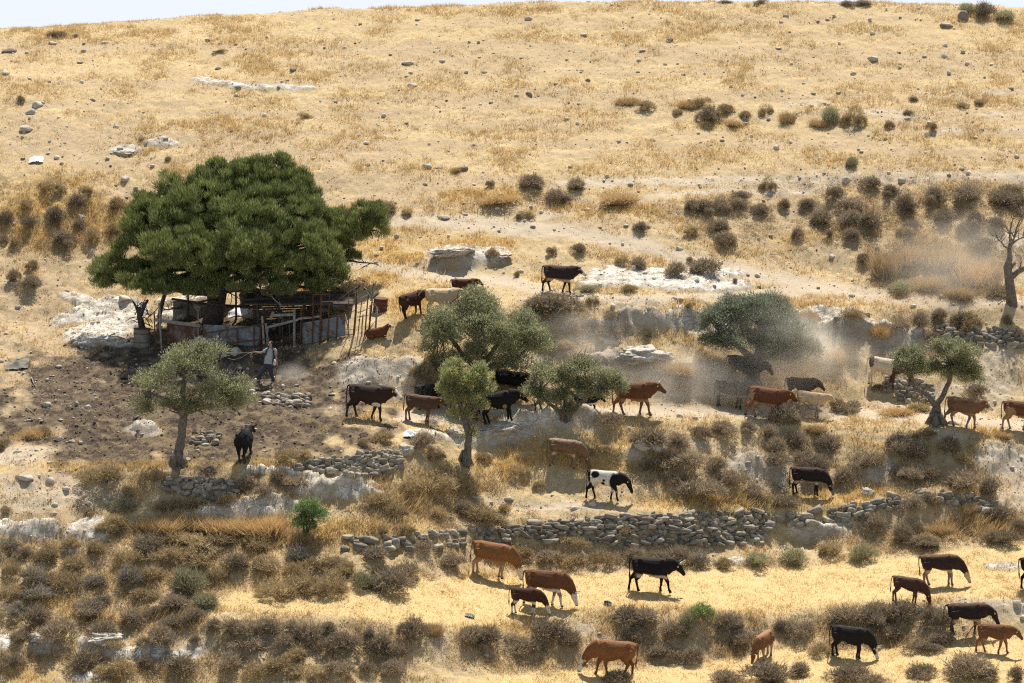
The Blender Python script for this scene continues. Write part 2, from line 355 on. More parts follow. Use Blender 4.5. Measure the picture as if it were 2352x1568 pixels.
STRAW, STRAW2, EARTH = (.61,.455,.225), (.47,.335,.155), (.33,.25,.16)
def ground_mat():
    m, N, L, b = newmat('ground_material'); tc = N.new('ShaderNodeTexCoord').outputs['Object']
    def A(n):
        a = N.new('ShaderNodeAttribute'); a.attribute_name = n; return a.outputs['Fac']
    n1 = ramp(N, L, noise(N, L, .45, 6, .62, tc), .38, .62); n2 = ramp(N, L, noise(N, L, 5, 8, .75, tc, .4), .4, .6)
    n3 = ramp(N, L, noise(N, L, 22, 4, .8, tc), .35, .65)
    base = mixc(N, L, n1, STRAW, STRAW2); base = mixc(N, L, n2, base, EARTH)
    sp_ = N.new('ShaderNodeMath'); sp_.operation = 'MULTIPLY'; L.new(n3, sp_.inputs[0]); sp_.inputs[1].default_value = .55
    base = mixc(N, L, sp_.outputs[0], base, (.68,.53,.30))
    soil = mixc(N, L, n3, (.42,.315,.195), (.29,.21,.13)); soil = mixc(N, L, n2, soil, (.49,.375,.23))
    sm = N.new('ShaderNodeMath'); sm.operation = 'MULTIPLY'; sm.use_clamp = True; L.new(A('soil'), sm.inputs[0]); L.new(ramp(N, L, n2, -.6, .6), sm.inputs[1])
    base = mixc(N, L, sm.outputs[0], base, soil)
    gold = mixc(N, L, n3, (.56,.40,.17), (.41,.27,.11)); base = mixc(N, L, A('gold'), base, gold)
    fld = mixc(N, L, n3, (.66,.50,.25), (.53,.385,.18)); base = mixc(N, L, A('field'), base, fld)
    pale = mixc(N, L, n3, (.56,.47,.35), (.40,.32,.23)); pale = mixc(N, L, n2, pale, (.50,.40,.27)); base = mixc(N, L, A('pale'), base, pale)
    road = mixc(N, L, n3, (.55,.455,.33), (.45,.36,.25)); base = mixc(N, L, A('road'), base, road)
    sc = mixc(N, L, n3, (.30,.22,.14), (.44,.32,.19)); sf = N.new('ShaderNodeMath'); sf.operation = 'MULTIPLY'; sf.inputs[1].default_value = .4; L.new(A('scrub'), sf.inputs[0]); base = mixc(N, L, sf.outputs[0], base, sc)
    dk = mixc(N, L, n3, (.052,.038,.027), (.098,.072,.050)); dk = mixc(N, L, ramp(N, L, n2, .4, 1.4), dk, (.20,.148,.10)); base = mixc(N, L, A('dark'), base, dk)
    rk = mixc(N, L, ramp(N, L, noise(N, L, 2.2, 9, .75, tc), .42, .60), (.42,.37,.30), (.80,.75,.66))
    ck = N.new('ShaderNodeTexVoronoi'); ck.feature = 'DISTANCE_TO_EDGE'; ck.inputs['Scale'].default_value = 1.1
    wv = N.new('ShaderNodeMapping'); wv.inputs['Scale'].default_value = (1, 2.2, 2.2); L.new(tc, wv.inputs[0])
    wn = N.new('ShaderNodeTexNoise'); wn.inputs['Scale'].default_value = 2; wn.inputs['Detail'].default_value = 5; L.new(tc, wn.inputs[0])
    va = N.new('ShaderNodeVectorMath'); va.operation = 'ADD'; L.new(wv.outputs[0], va.inputs[0]); L.new(wn.outputs['Color'], va.inputs[1]); L.new(va.outputs[0], ck.inputs['Vector'])
    rk = mixc(N, L, ramp(N, L, ck.outputs['Distance'], .05, 0.0), rk, (.30,.24,.17))
    rk = mixc(N, L, ramp(N, L, n3, .5, 1.6), rk, (.45,.38,.29))
    base = mixc(N, L, A('rock'), base, rk); hk = mixc(N, L, .68, rk, (.37,.305,.225)); base = mixc(N, L, A('hump'), base, hk)
    L.new(base, b.inputs['Base Color']); b.inputs['Roughness'].default_value = .95; b.inputs['Specular IOR Level'].default_value = .1
    bp = N.new('ShaderNodeBump'); bp.inputs['Strength'].default_value = .9; bp.inputs['Distance'].default_value = .06
    L.new(noise(N, L, 9, 9, .8, tc), bp.inputs['Height']); L.new(bp.outputs[0], b.inputs['Normal'])
    return m
# ------------------------------------------------------------------ ground mesh
V = np.stack([XX, YY, Z], -1).reshape(-1, 3); nr = len(r_ax); ny = len(y_ax)
idx = (np.arange(ny - 1)[:, None] * nr + np.arange(nr - 1)[None, :]).ravel()
F = np.stack([idx, idx + 1, idx + nr + 1, idx + nr], -1)
gme = mesh_np('ground', V, F, True, None, ground_mat())
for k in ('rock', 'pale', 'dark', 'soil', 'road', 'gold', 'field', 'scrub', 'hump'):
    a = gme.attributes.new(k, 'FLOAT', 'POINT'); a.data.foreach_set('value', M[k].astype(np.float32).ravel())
tag(obj('ground', gme), kind='structure')
#@@GROUND_END

# ------------------------------------------------------------------ dry grass (one mass)
def grass_field(name, n, seed, label):
    rg = np.random.default_rng(seed)
    out_x = []; out_y = []
    # tussock centres, then blades round them
    nc = n // 9
    y = rg.uniform(119, 184, nc * 2); r = rg.uniform(-.172, .172, nc * 2)
    keep = rg.random(nc * 2) < (y / 184) ** 1; y = y[keep]; r = r[keep]
    x = r * y; z = zat(x, y); v = v_of_t((z - 40) / y); u = u_of(r, v)
    m = masks(u, v)
    cl = fbm(x / 1.6, y / 1.2, 101, 4); cl2 = fbm(x / 5, y / 3, 120, 3)
    p = sstep(.42, .56, cl) * .75 + .18 + .3 * sstep(.5, .6, cl2)
    p = p * (1 - .97 * m['rock']) * (1 - .85 * m['hump']) * (1 - .985 * m['dark']) * (1 - .72 * m['soil']) * (1 - .95 * m['road']) * (1 - .6 * m['pale'])
    p = np.maximum(p, np.maximum(m['gold'] * .85, m['tall']) * (1 - m['rock'])); p = np.maximum(p, m['field'] * .95 * (.55 + .45 * sstep(.4, .55, cl)))
    keep = rg.random(len(p)) < p; x, y, v, u, cl, cl2 = [q[keep] for q in (x, y, v, u, cl, cl2)]; m = {k: q[keep] for k, q in m.items()}
    hgt = .07 + .10 * sstep(.45, .65, cl) + .10 * m['gold'] + .2 * m['tall'] + .05 * sstep(.5, .62, cl2)
    hgt = np.where(m['field'] > .5, .07 + .07 * rg.random(len(x)) + .1 * (rg.random(len(x)) > .93), hgt) * rg.uniform(.7, 1.4, len(x)) * (.6 + .8 * fbm(x / .8, y / .8, 150, 2))
    k = 9; rad = .05 + .10 * rg.random(len(x))
    X = np.repeat(x, k) + rg.normal(0, 1, len(x) * k) * np.repeat(rad, k); Yb = np.repeat(y, k) + rg.normal(0, 1, len(x) * k) * np.repeat(rad, k)
    H = np.repeat(hgt, k) * rg.uniform(.5, 1.25, len(X)); nn = len(X)
    Zb = zat(X, Yb) - .02
    ang = rg.uniform(0, 2 * np.pi, nn); wd = rg.uniform(.007, .019, nn) * (1 + .5 * np.repeat(m['tall'], k))
    lean = rg.uniform(.1, .9, nn) + np.repeat(m['field'] > .5, k) * rg.uniform(0, 1.5, nn)
    la = rg.uniform(0, 2 * np.pi, nn)
    tallr = np.repeat(m['tall'], k); lx = np.cos(la) * lean + tallr * .8; ly = np.sin(la) * lean
    dz = 1 / np.sqrt(1 + lx ** 2 + ly ** 2)
    B = np.stack([X, Yb, Zb], -1); W_ = np.stack([np.cos(ang) * wd, np.sin(ang) * wd, np.zeros(nn)], -1)
    T = B + np.stack([lx * dz, ly * dz, dz], -1) * H[:, None]
    V = np.stack([B - W_, B + W_, T], 1).reshape(-1, 3)
    q = rg.random(nn)[:, None]; tq = np.repeat(rg.random(len(x)), k)[:, None]
    pal = np.array([(.66, .49, .24), (.60, .41, .17), (.74, .59, .34), (.48, .34, .17)])
    c = pal[0] * (1 - q) + pal[1] * q; c = np.where(tq > .72, pal[2], c); c = np.where(tq < .22, pal[3] * (.8 + .6 * q), c)
    g_ = np.repeat(m['gold'], k)[:, None]; c = c * (1 - .7 * g_) + .7 * g_ * (np.array([.62, .42, .15]) * (.7 + .6 * q))
    t_ = tallr[:, None]; c = c * (1 - .7 * t_) + .7 * t_ * (np.array([.46, .33, .16]) * (.6 + .8 * q))
    f_ = np.repeat(m['field'], k)[:, None]; c = c * (1 - .8 * f_) + .8 * f_ * (np.array([.72, .54, .27]) * (.75 + .5 * q))
    d_ = np.repeat(np.maximum(m['soil'] * .6, m['dark']), k)[:, None]; c = c * (1 - .4 * d_) + .4 * d_ * np.array([.38, .28, .18])
    me = mesh_np(name, V, np.arange(nn * 3).reshape(-1, 3), False, np.repeat(c, 3, 0), GRASS)
    return tag(obj(name, me), label, 'grass', kind='stuff')
GRASS = leafmat('dry_grass_material', .35, .7, 0, .15)
grass_field('dry_grass', 900000, 5, 'short dry golden grass and straw covering the hillside')

def low_scrub(n):
    rg = np.random.default_rng(33); y = rg.uniform(119, 172, n); r = rg.uniform(-.168, .168, n); x = r * y; z = zat(x, y); v = v_of_t((z - 40) / y); u = u_of(r, v); m = masks(u, v)
    p = m['scrub'] * sstep(.40, .54, fbm(x / .9, y / .7, 140, 3)) * (1 - m['dark']); k_ = rg.random(n) < p; x, y = x[k_], y[k_]; k = 14
    X = np.repeat(x, k) + rg.normal(0, .10, len(x) * k); Yb = np.repeat(y, k) + rg.normal(0, .10, len(x) * k); nn = len(X)
    hh = np.repeat(rg.uniform(.05, .26, len(x)), k)
    P0 = np.stack([X, Yb, zat(X, Yb) + rg.random(nn) * hh], -1); D = rg.normal(0, 1, (nn, 3)); D[:, 2] = np.abs(D[:, 2]) * .8; D /= np.linalg.norm(D, axis=1)[:, None]
    P1 = P0 + D * rg.uniform(.05, .14, nn)[:, None]; sd_ = np.cross(D, rg.normal(0, 1, (nn, 3))); sd_ /= np.linalg.norm(sd_, axis=1)[:, None]; sd_ *= rg.uniform(.006, .014, nn)[:, None]
    c = np.array([.40, .30, .18]) * np.repeat(rg.uniform(.6, 1.4, (len(x), 1)), k, 0) * rg.uniform(.7, 1.3, (nn, 1))
    me = mesh_np('low_scrub', np.stack([P0 - sd_, P0 + sd_, P1], 1).reshape(-1, 3), np.arange(nn * 3).reshape(-1, 3), False, np.repeat(c, 3, 0), GRASS)
    tag(obj('low_scrub', me), 'low brown twiggy ground cover between the shrubs', 'ground cover', kind='stuff')
low_scrub(120000)
def litter(name, n, label, cat, kind_):
    """loose stones / straw scraps and dung clods lying on bare ground"""
    rg = np.random.default_rng(9 if kind_ == 'stone' else 19)
    y = rg.uniform(120, 184, n); r = rg.uniform(-.165, .165, n); x = r * y; z = zat(x, y); v = v_of_t((z - 40) / y); u = u_of(r, v); m = masks(u, v)
    if kind_ == 'stone': p = .07 + .6 * m['pale'] + .35 * m['soil'] + .12 * m['dark'] + .5 * m['rock'] + .4 * m['hump'] + .2 * m['road'] - .1 * m['field']; sz = .018 * rg.pareto(2.2, n) + .018; sz = np.minimum(sz, .13)
    else: p = m['dark'] * .9 + .04 * m['soil']; sz = np.minimum(.015 + .012 * rg.pareto(2.5, n), .07)
    k = rg.random(n) < p; x, y, z, sz = x[k], y[k], z[k], sz[k]; nn = len(x)
    bm = bmesh.new(); bmesh.ops.create_icosphere(bm, subdivisions=1, radius=1); bv = np.array([v.co for v in bm.verts]); bf = np.array([[v.index for v in f.verts] for f in bm.faces]); bm.free()
    V = bv[None] * (1 + rg.uniform(-.3, .3, (nn, len(bv), 1))) * (sz[:, None] * rg.uniform(.6, 1.4, (nn, 3)))[:, None, :]
    a = rg.uniform(0, 6.28, nn); ca, sa = np.cos(a)[:, None], np.sin(a)[:, None]
    V = np.stack([V[..., 0] * ca - V[..., 1] * sa, V[..., 0] * sa + V[..., 1] * ca, V[..., 2] * .65], -1) + np.stack([x, y, z + sz * .25], -1)[:, None]
    F = (bf[None] + (np.arange(nn) * len(bv))[:, None, None]).reshape(-1, 3)
    if kind_ == 'stone': c = np.array([.52, .46, .38]) * rg.uniform(.55, 1.35, (nn, 1)); c = np.minimum(c, .8)
    else: c = np.array([.075, .056, .042]) * rg.uniform(.5, 1.9, (nn, 1))
    me = mesh_np(name, V.reshape(-1, 3), F, False, np.repeat(c, len(bv), 0), vcol_rock if kind_ == 'stone' else vcol_soil)
    tag(obj(name, me), label, cat, kind='stuff')
def vmat(name, rough=.9, bump=.4, bs=18, spec=.25):
    m, N, L, b = newmat(name); tc = N.new('ShaderNodeTexCoord').outputs['Object']
    a = N.new('ShaderNodeAttribute'); a.attribute_name = 'col'
    f = ramp(N, L, noise(N, L, bs * .35, 6, .7, tc), .3, .7); h = N.new('ShaderNodeHueSaturation'); L.new(a.outputs['Color'], h.inputs['Color'])
    mr = N.new('ShaderNodeMapRange'); mr.inputs[3].default_value = .65; mr.inputs[4].default_value = 1.25; L.new(f, mr.inputs[0]); L.new(mr.outputs[0], h.inputs['Value'])
    L.new(h.outputs[0], b.inputs['Base Color']); b.inputs['Roughness'].default_value = rough; b.inputs['Specular IOR Level'].default_value = spec
    if bump:
        bp = N.new('ShaderNodeBump'); bp.inputs['Strength'].default_value = bump; bp.inputs['Distance'].default_value = .03
        L.new(noise(N, L, bs, 6, .7, tc), bp.inputs['Height']); L.new(bp.outputs[0], b.inputs['Normal'])
    return m
vcol_rock = vmat('limestone_rock', .92, .8, 14); vcol_soil = vmat('dung_soil', .95, .5, 20)
litter('scattered_stones', 60000, 'small pale stones scattered over the bare ground', 'stones', 'stone')
litter('soil_clods', 90000, 'dark trampled clods of soil and dung in the barnyard', 'soil clods', 'clod')

# ------------------------------------------------------------------ shrubs
def shrub_mesh(name, seed, kind):
    rg = np.random.default_rng(seed)
    # a low dome made of 3..6 lobes, each filled with fine radial twigs; unit: 1 m wide, 0.6 m high
    nl = rg.integers(5, 12); lobes = []
    for i in range(nl):
        a = rg.uniform(0, 6.28); d = rg.uniform(.05, .42) if i else .05
        lobes.append((math.cos(a) * d, math.sin(a) * d * .9, rg.uniform(-.04, .20) * (1 - d), rg.uniform(.10, .26) if i else rg.uniform(.22, .32)))
    n = 3200 if kind != 'd' else 1500
    li = rg.integers(0, nl, n); L_ = np.array(lobes)[li]
    ph = rg.uniform(0, 2 * np.pi, n); ct = rg.uniform(-.05, 1, n); st = np.sqrt(np.maximum(0, 1 - ct ** 2))
    D = np.stack([st * np.cos(ph), st * np.sin(ph), ct], -1)
    if kind == 'd':   # grass tussock: blades rise from the base and splay
        D[:, 2] = D[:, 2] * .8 + .9; D /= np.linalg.norm(D, axis=1)[:, None]
        base = np.stack([L_[:, 0] + rg.normal(0, .10, n), L_[:, 1] + rg.normal(0, .10, n), rg.uniform(-.04, .05, n)], -1)
        ln = rg.uniform(.25, .62, n); D[:, 0] += .35 * rg.random(n); wd = .010
        P0 = base; P1 = base + D * ln[:, None]
    else:
        lump = 1 + .22 * np.sin(ph * 5 + li) * np.sin(ct * 9 + li * 2.1)
        rr = L_[:, 3] * (rg.uniform(.4, 1.3, n) ** .5) * lump
        P0 = L_[:, :3] + D * rr[:, None] + np.array([0, 0, .06]); P0[:, 2] = np.maximum(P0[:, 2], .0)
        dd = D + rg.normal(0, .55, (n, 3)); dd[:, 2] += .25; dd /= np.linalg.norm(dd, axis=1)[:, None]
        P1 = P0 + dd * (rg.uniform(.04, .13, n) * np.where(rg.random(n) > .95, 2.2, 1))[:, None]; P1[:, 2] = np.maximum(P1[:, 2], .01); wd = .0085
    side = np.cross(P1 - P0, rg.normal(0, 1, (n, 3))); side /= np.linalg.norm(side, axis=1)[:, None] + 1e-9
    wv = side * (wd * rg.uniform(.6, 1.5, n))[:, None]
    V = np.stack([P0 - wv, P0 + wv, P1], 1).reshape(-1, 3)
    q = rg.random((n, 1)); 
    C1 = {'g': [(.205,.162,.115), (.41,.33,.23)], 'b': [(.31,.235,.13), (.48,.37,.21)], 'd': [(.46,.31,.15), (.64,.46,.23)],
          'o': [(.26,.26,.15), (.42,.39,.24)], 'p': [(.20,.18,.13), (.36,.32,.235)], 'n': [(.14,.20,.07), (.27,.33,.13)]}[kind]
    c = np.array(C1[0]) * (1 - q) + np.array(C1[1]) * q
    tip = rg.random((n, 1)) > .93; c = np.where(tip, np.array([.55, .42, .22]), c)
    if kind == 'p': c = np.where(rg.random((n, 1)) > .93, np.array([.33, .28, .42]), c)
    return mesh_np(name, V, np.arange(n * 3).reshape(-1, 3), False, np.repeat(c, 3, 0), SHRUB)
SHRUB = leafmat('shrub_material', .22, .8, .22, .1)
KN = {'g': ('thorn_shrub', 'grey-brown thorny shrub', 'shrub'), 'b': ('thorn_shrub', 'brown dried-out bush', 'shrub'), 'd': ('grass_tussock', 'golden dry grass tussock', 'grass tussock'),
      'o': ('olive_green_shrub', 'pale olive-green broom bush', 'shrub'), 'p': ('flowering_shrub', 'dark purple-flowered shrub', 'shrub'), 'n': ('green_shrub', 'fresh green leafy shrub', 'shrub')}
smesh = {k: [shrub_mesh(KN[k][0], 100 + 10 * i + j, k) for j in range(8 if k in 'gb' else 3)] for i, k in enumerate('gbdopn')}
g, b, d, o, p, n = 'gbdopn'
PATCH = {
 'on the ridge line at upper right': [(1945,14,55,14,g),(1985,12,50,12,g),(2040,8,40,10,g),(2218,32,48,34,o),(2262,46,60,46,g),(2310,50,55,32,o),(1665,8,30,8,b),(1745,8,40,9,b)],
 'high on the left slope below the sky': [(137,86,44,22,g),(700,272,30,18,b),(45,236,22,20,b),(505,120,30,10,b),(385,370,24,14,g),(325,323,22,12,b)],
 'around the white streak at upper right': [(1484,250,44,26,b),(1440,240,50,18,d),(1575,248,44,20,d),(1622,284,66,52,g),(1604,246,46,26,b),(1665,258,44,22,b),(1712,272,40,22,b),(1762,262,44,20,b),(1810,282,40,30,d),(1906,284,60,46,o),(1962,290,54,44,b),(1880,292,40,20,d),(2042,298,28,24,b),(2143,304,28,26,b),(2206,246,32,14,b),(2100,232,36,12,g),(2250,240,40,14,b),(2085,266,30,14,g),(1555,262,36,14,b),(1690,290,50,14,d)],
 'on the bare slope above the white slab': [(1050,396,34,16,d),(1958,386,40,30,o),(885,492,46,32,g),(935,496,34,18,b),(1124,430,22,24,g),(1212,436,70,42,g),(1276,470,76,44,g),(1318,440,56,36,g),(1190,505,20,14,g),(1210,502,36,22,b),(1470,532,48,28,g),(1132,592,34,30,b),(1264,586,32,28,g),(1330,582,38,26,g),(1765,440,40,30,b),(1130,470,90,16,d),(1420,470,100,20,d)],
 'left of the big pine': [(130,515,70,52,g),(176,480,60,46,g),(66,480,40,24,b),(70,524,44,38,g),(12,522,44,52,g),(146,568,80,44,g),(215,556,52,40,b),(202,452,34,30,b),(36,572,44,28,b),(270,486,50,42,b),(186,530,36,36,g),(32,648,40,44,g),(64,670,64,38,g),(76,622,34,40,b),(258,540,40,36,b),(10,562,34,24,g),(120,440,60,24,b)],
 'in the scrub patch right of centre': [(1588,486,44,32,g),(1620,488,66,34,g),(1658,492,60,44,g),(1700,480,60,32,g),(1752,492,48,36,g),(1800,482,38,30,g),(1590,542,40,28,b),(1652,536,64,40,g),(1664,560,60,32,g),(1705,452,50,18,g)],
 'in the large dense thicket at upper right': [(1936,454,50,34,g),(1995,442,74,38,g),(2052,442,66,36,g),(1960,484,64,36,g),(1884,514,80,46,g),(1944,516,74,52,g),(2004,534,76,56,g),(1952,566,60,42,g),(2074,486,66,48,g),(2102,500,50,34,g),(2142,474,66,54,g),(2170,512,54,36,g),(2062,546,54,30,b),(2110,540,46,36,g),(2206,464,84,54,g),(2242,518,66,46,g),(2210,552,50,34,g),(2262,570,66,36,g),(2302,474,76,48,g),(2334,492,50,50,g),(2292,532,52,34,g),(1895,556,26,24,g),(1842,548,36,34,g),(1985,600,44,36,g),(1850,478,44,30,g),(2320,440,60,24,g)],
 'of wind-blown grass above the road at right': [(2040,640,84,70,d),(2086,612,70,56,d),(2182,640,92,84,d),(2236,662,90,72,d),(2136,668,80,46,d),(2204,686,80,36,d),(2066,674,66,32,o),(2270,640,60,60,d),(2290,684,70,40,b),(2140,610,60,40,d)],
 'around the white rock slab': [(1427,608,30,36,b),(1467,618,46,34,g),(1547,636,60,46,g),(1585,604,24,22,g),(1620,628,78,42,g),(1350,672,50,22,o),(1442,674,38,28,b),(1690,650,16,12,g),(1187,636,18,24,b),(1362,702,36,22,b),(1580,720,20,18,g),(1485,782,30,38,g)],
 'on the bank below the topmost dark cow': [(1276,738,136,64,g),(1232,720,60,46,g),(1208,746,60,40,b),(1312,772,76,48,g),(1388,782,66,44,g),(1402,754,48,30,g),(1290,806,60,30,b),(1235,790,50,30,b),(1360,765,40,30,g)],
 'around the dusty olive tree': [(1782,726,90,54,g),(1700,706,60,34,g),(1862,754,40,46,d),(1955,756,64,28,b),(1910,836,56,44,d),(1640,860,90,40,d),(1560,862,80,40,d),(1745,722,40,30,b)],
 'above the stone wall at the right edge': [(2066,752,64,38,g),(2110,764,60,50,g),(2162,740,56,36,g),(2202,752,56,38,g),(2236,762,56,44,b),(2314,750,28,28,g),(2334,782,34,34,g),(2020,786,50,34,d),(2222,742,30,26,n),(2150,790,60,34,g)],
 'along the foot of the bank behind the herd': [(962,880,56,64,b),(986,856,46,48,b),(945,905,56,40,g),(1010,905,50,40,d),(1040,900,50,40,d),(1150,880,60,46,b),(1180,900,50,34,d),(1560,906,50,30,b),(1955,950,70,40,g),(2060,950,60,24,d),(1920,940,36,34,b),(2240,915,70,40,g),(2110,945,60,26,b),(2020,900,50,20,g)],
 'on the brink just below the track': [(964,1036,70,60,g),(882,1016,60,36,b),(838,1022,30,18,b),(1396,986,70,40,g),(664,1060,60,38,b),(1112,1060,50,30,b),(1000,1062,60,30,b),(1798,986,80,58,g),(1720,998,56,36,g),(1660,1006,74,44,g),(1610,1006,56,36,g),(1870,1000,50,20,d),(1760,1010,50,34,g),(2120,1010,60,26,b),(2300,1006,50,14,d)],
 'around the low walls left of centre': [(246,1122,90,58,b),(206,1112,56,42,b),(350,1116,60,44,b),(76,1006,60,34,d),(100,1000,30,30,b),(4,1035,34,36,b),(566,1132,54,44,g),(640,1112,66,48,g),(664,1126,76,42,g),(611,1146,50,28,g),(515,1172,42,36,b),(298,1140,50,30,b),(276,1180,60,32,o),(380,1176,70,30,b),(440,1176,70,34,b),(204,1186,40,24,b),(14,1180,30,22,g),(700,1056,40,20,b)],
 'on the slope under the small olive': [(1000,1128,96,60,b),(866,1176,76,52,b),(904,1192,56,46,b),(1102,1212,110,56,b),(1066,1186,60,40,g),(946,1136,60,36,b),(1052,1130,50,40,b),(936,1232,50,30,b),(880,1226,40,26,b),(1160,1180,50,30,b),(1240,1130,40,30,b),(1190,1096,50,30,b),(1010,1190,60,36,b)],
 'on the bank right of the spotted calf': [(1492,1050,104,58,g),(1540,1064,60,44,g),(1568,1086,110,54,g),(1500,1086,50,36,g),(1602,1150,110,60,g),(1688,1122,84,56,g),(1730,1150,56,46,g),(1640,1090,60,50,g),(1470,1020,60,36,g),(1560,1030,60,36,g),(1550,1120,60,40,g),(1350,1050,40,22,b)],
 'on the bank around the grazing black calf': [(1780,1046,70,50,g),(1832,1034,56,48,g),(1902,1042,84,56,g),(1786,1084,80,42,g),(1870,1096,80,50,g),(1942,1112,56,46,g),(1984,1092,78,60,g),(1796,1176,80,38,g),(1755,1158,50,30,b),(1850,1062,50,34,g),(2015,1070,40,30,b)],
 'on the bank below the fawn cow': [(2064,1052,80,60,g),(2112,1060,66,46,g),(2182,1052,68,52,g),(2080,1108,78,46,g),(2132,1110,84,46,g),(2212,1132,104,60,g),(2272,1146,60,56,g),(2096,1186,74,50,g),(2130,1168,60,44,g),(2010,1224,70,50,g),(2072,1242,56,46,g),(2120,1262,90,36,g),(2292,1252,84,46,g),(2300,1204,76,50,g),(2344,1222,40,40,g),(2220,1070,50,36,b),(2160,1230,50,30,d),(2225,1180,50,26,d)],
 'along the foot of the main stone wall': [(1452,1294,84,50,g),(1384,1300,76,46,b),(1510,1296,60,40,g),(1562,1296,76,48,g),(1604,1302,60,42,p),(1322,1304,70,36,b),(1252,1296,76,46,g),(1190,1280,60,36,b),(1036,1310,70,44,g),(978,1268,60,36,g),(1742,1304,70,46,o),(1822,1302,72,54,o),(1982,1288,66,48,o),(1900,1276,60,36,b),(1660,1306,50,34,b),(2130,1252,60,34,b),(1430,1240,50,26,b),(1320,1262,70,30,b)],
 'on the overgrown island left of the straw': [(636,1372,104,64,b),(704,1378,80,66,b),(766,1376,76,56,b),(826,1362,60,50,o),(900,1366,106,70,g),(932,1332,60,50,g),(696,1316,76,40,b),(846,1296,70,40,g),(746,1316,80,46,b),(690,1298,76,42,p),(800,1320,60,40,b),(870,1320,60,36,g)],
 'of tall brown grass at left': [(360,1230,110,40,d),(450,1222,110,42,d),(540,1226,110,44,d),(620,1228,100,50,d),(400,1256,110,40,b),(500,1262,110,40,b),(590,1266,100,40,b),(690,1250,60,40,d)],
 'in the upper rows of the dense left thicket': [(254,1236,66,52,g),(176,1262,50,36,g),(330,1262,80,50,g),(236,1280,66,40,b),(110,1292,60,40,b),(40,1292,60,44,g),(300,1296,76,46,b),(380,1300,84,46,b),(460,1300,84,46,b),(540,1310,84,46,g),(620,1306,76,44,g),(170,1310,70,46,b),(10,1320,50,40,p),(30,1250,60,30,p)],
 'in the lower rows of the dense left thicket': [(70,1340,84,46,p),(150,1346,84,50,p),(220,1350,84,52,p),(290,1356,80,54,p),(360,1352,84,46,b),(430,1372,104,76,o),(478,1396,70,50,o),(100,1378,90,36,p),(240,1386,80,32,p),(330,1390,84,36,b),(400,1396,70,40,g),(500,1340,64,40,g),(30,1368,60,34,b)],
 'in the bottom left corner scrub': [(36,1424,60,54,p),(86,1440,86,56,g),(122,1482,100,60,g),(200,1420,80,40,g),(242,1462,84,56,g),(308,1442,74,46,g),(372,1492,92,60,g),(352,1420,60,34,g),(438,1432,60,42,g),(398,1452,60,40,g),(446,1482,30,38,g),(196,1542,104,58,g),(268,1558,84,46,b),(20,1546,74,60,g),(406,1556,120,64,g),(40,1480,60,40,g),(250,1508,60,28,b),(330,1540,70,40,g)],
 'on the left bank under the straw field': [(496,1456,60,44,g),(536,1464,80,50,g),(606,1466,90,54,g),(686,1456,64,46,g),(650,1490,60,40,g),(722,1490,80,52,g),(780,1500,80,54,g),(840,1466,50,50,g),(876,1500,80,60,g),(960,1486,80,66,g),(1006,1462,30,42,d),(1076,1484,90,60,g),(1124,1482,90,66,g),(1192,1504,80,50,g),(1244,1476,90,60,g),(1308,1490,86,54,g),(920,1520,70,40,g),(770,1462,50,30,g)],
 'on the right bank under the straw field': [(1432,1450,96,54,g),(1486,1446,70,54,g),(1464,1486,60,40,g),(1546,1486,86,50,g),(1612,1436,76,50,n),(1570,1444,50,46,o),(1664,1466,90,56,g),(1602,1514,84,44,g),(1530,1512,70,36,g),(1700,1500,70,40,g),(1836,1474,86,54,g),(1790,1452,40,34,g),(1936,1456,86,56,g),(1992,1450,76,56,g),(2060,1486,90,44,g),(2024,1420,66,50,g),(2076,1436,86,60,g),(2140,1450,86,66,g),(2120,1494,80,34,g),(1880,1500,60,30,b),(2160,1484,60,40,g)],
 'along the bottom edge of the picture': [(1415,1574,96,34,g),(1686,1570,76,50,g),(1762,1574,110,64,g),(1832,1566,56,46,g),(1950,1566,110,56,g),(1990,1576,90,40,g),(2112,1556,56,54,g),(2232,1572,110,74,g),(2344,1566,46,46,g),(540,1546,84,54,g),(586,1572,80,40,b),(646,1550,76,44,b),(706,1562,80,40,b),(766,1552,80,44,g),(836,1560,84,40,g),(900,1552,84,50,g),(690,1520,60,40,b),(560,1500,90,40,g)],
}
ORD = ['leftmost', 'second', 'third', 'fourth', 'fifth', 'sixth', 'seventh', 'eighth', 'ninth', 'tenth', 'eleventh', 'twelfth', 'thirteenth', 'fourteenth', 'fifteenth', 'sixteenth', 'seventeenth', 'eighteenth', 'nineteenth', 'twentieth', 'twenty-first', 'twenty-second', 'twenty-third', 'twenty-fourth', 'twenty-fifth', 'twenty-sixth', 'twenty-seventh', 'twenty-eighth']
nsh = 0
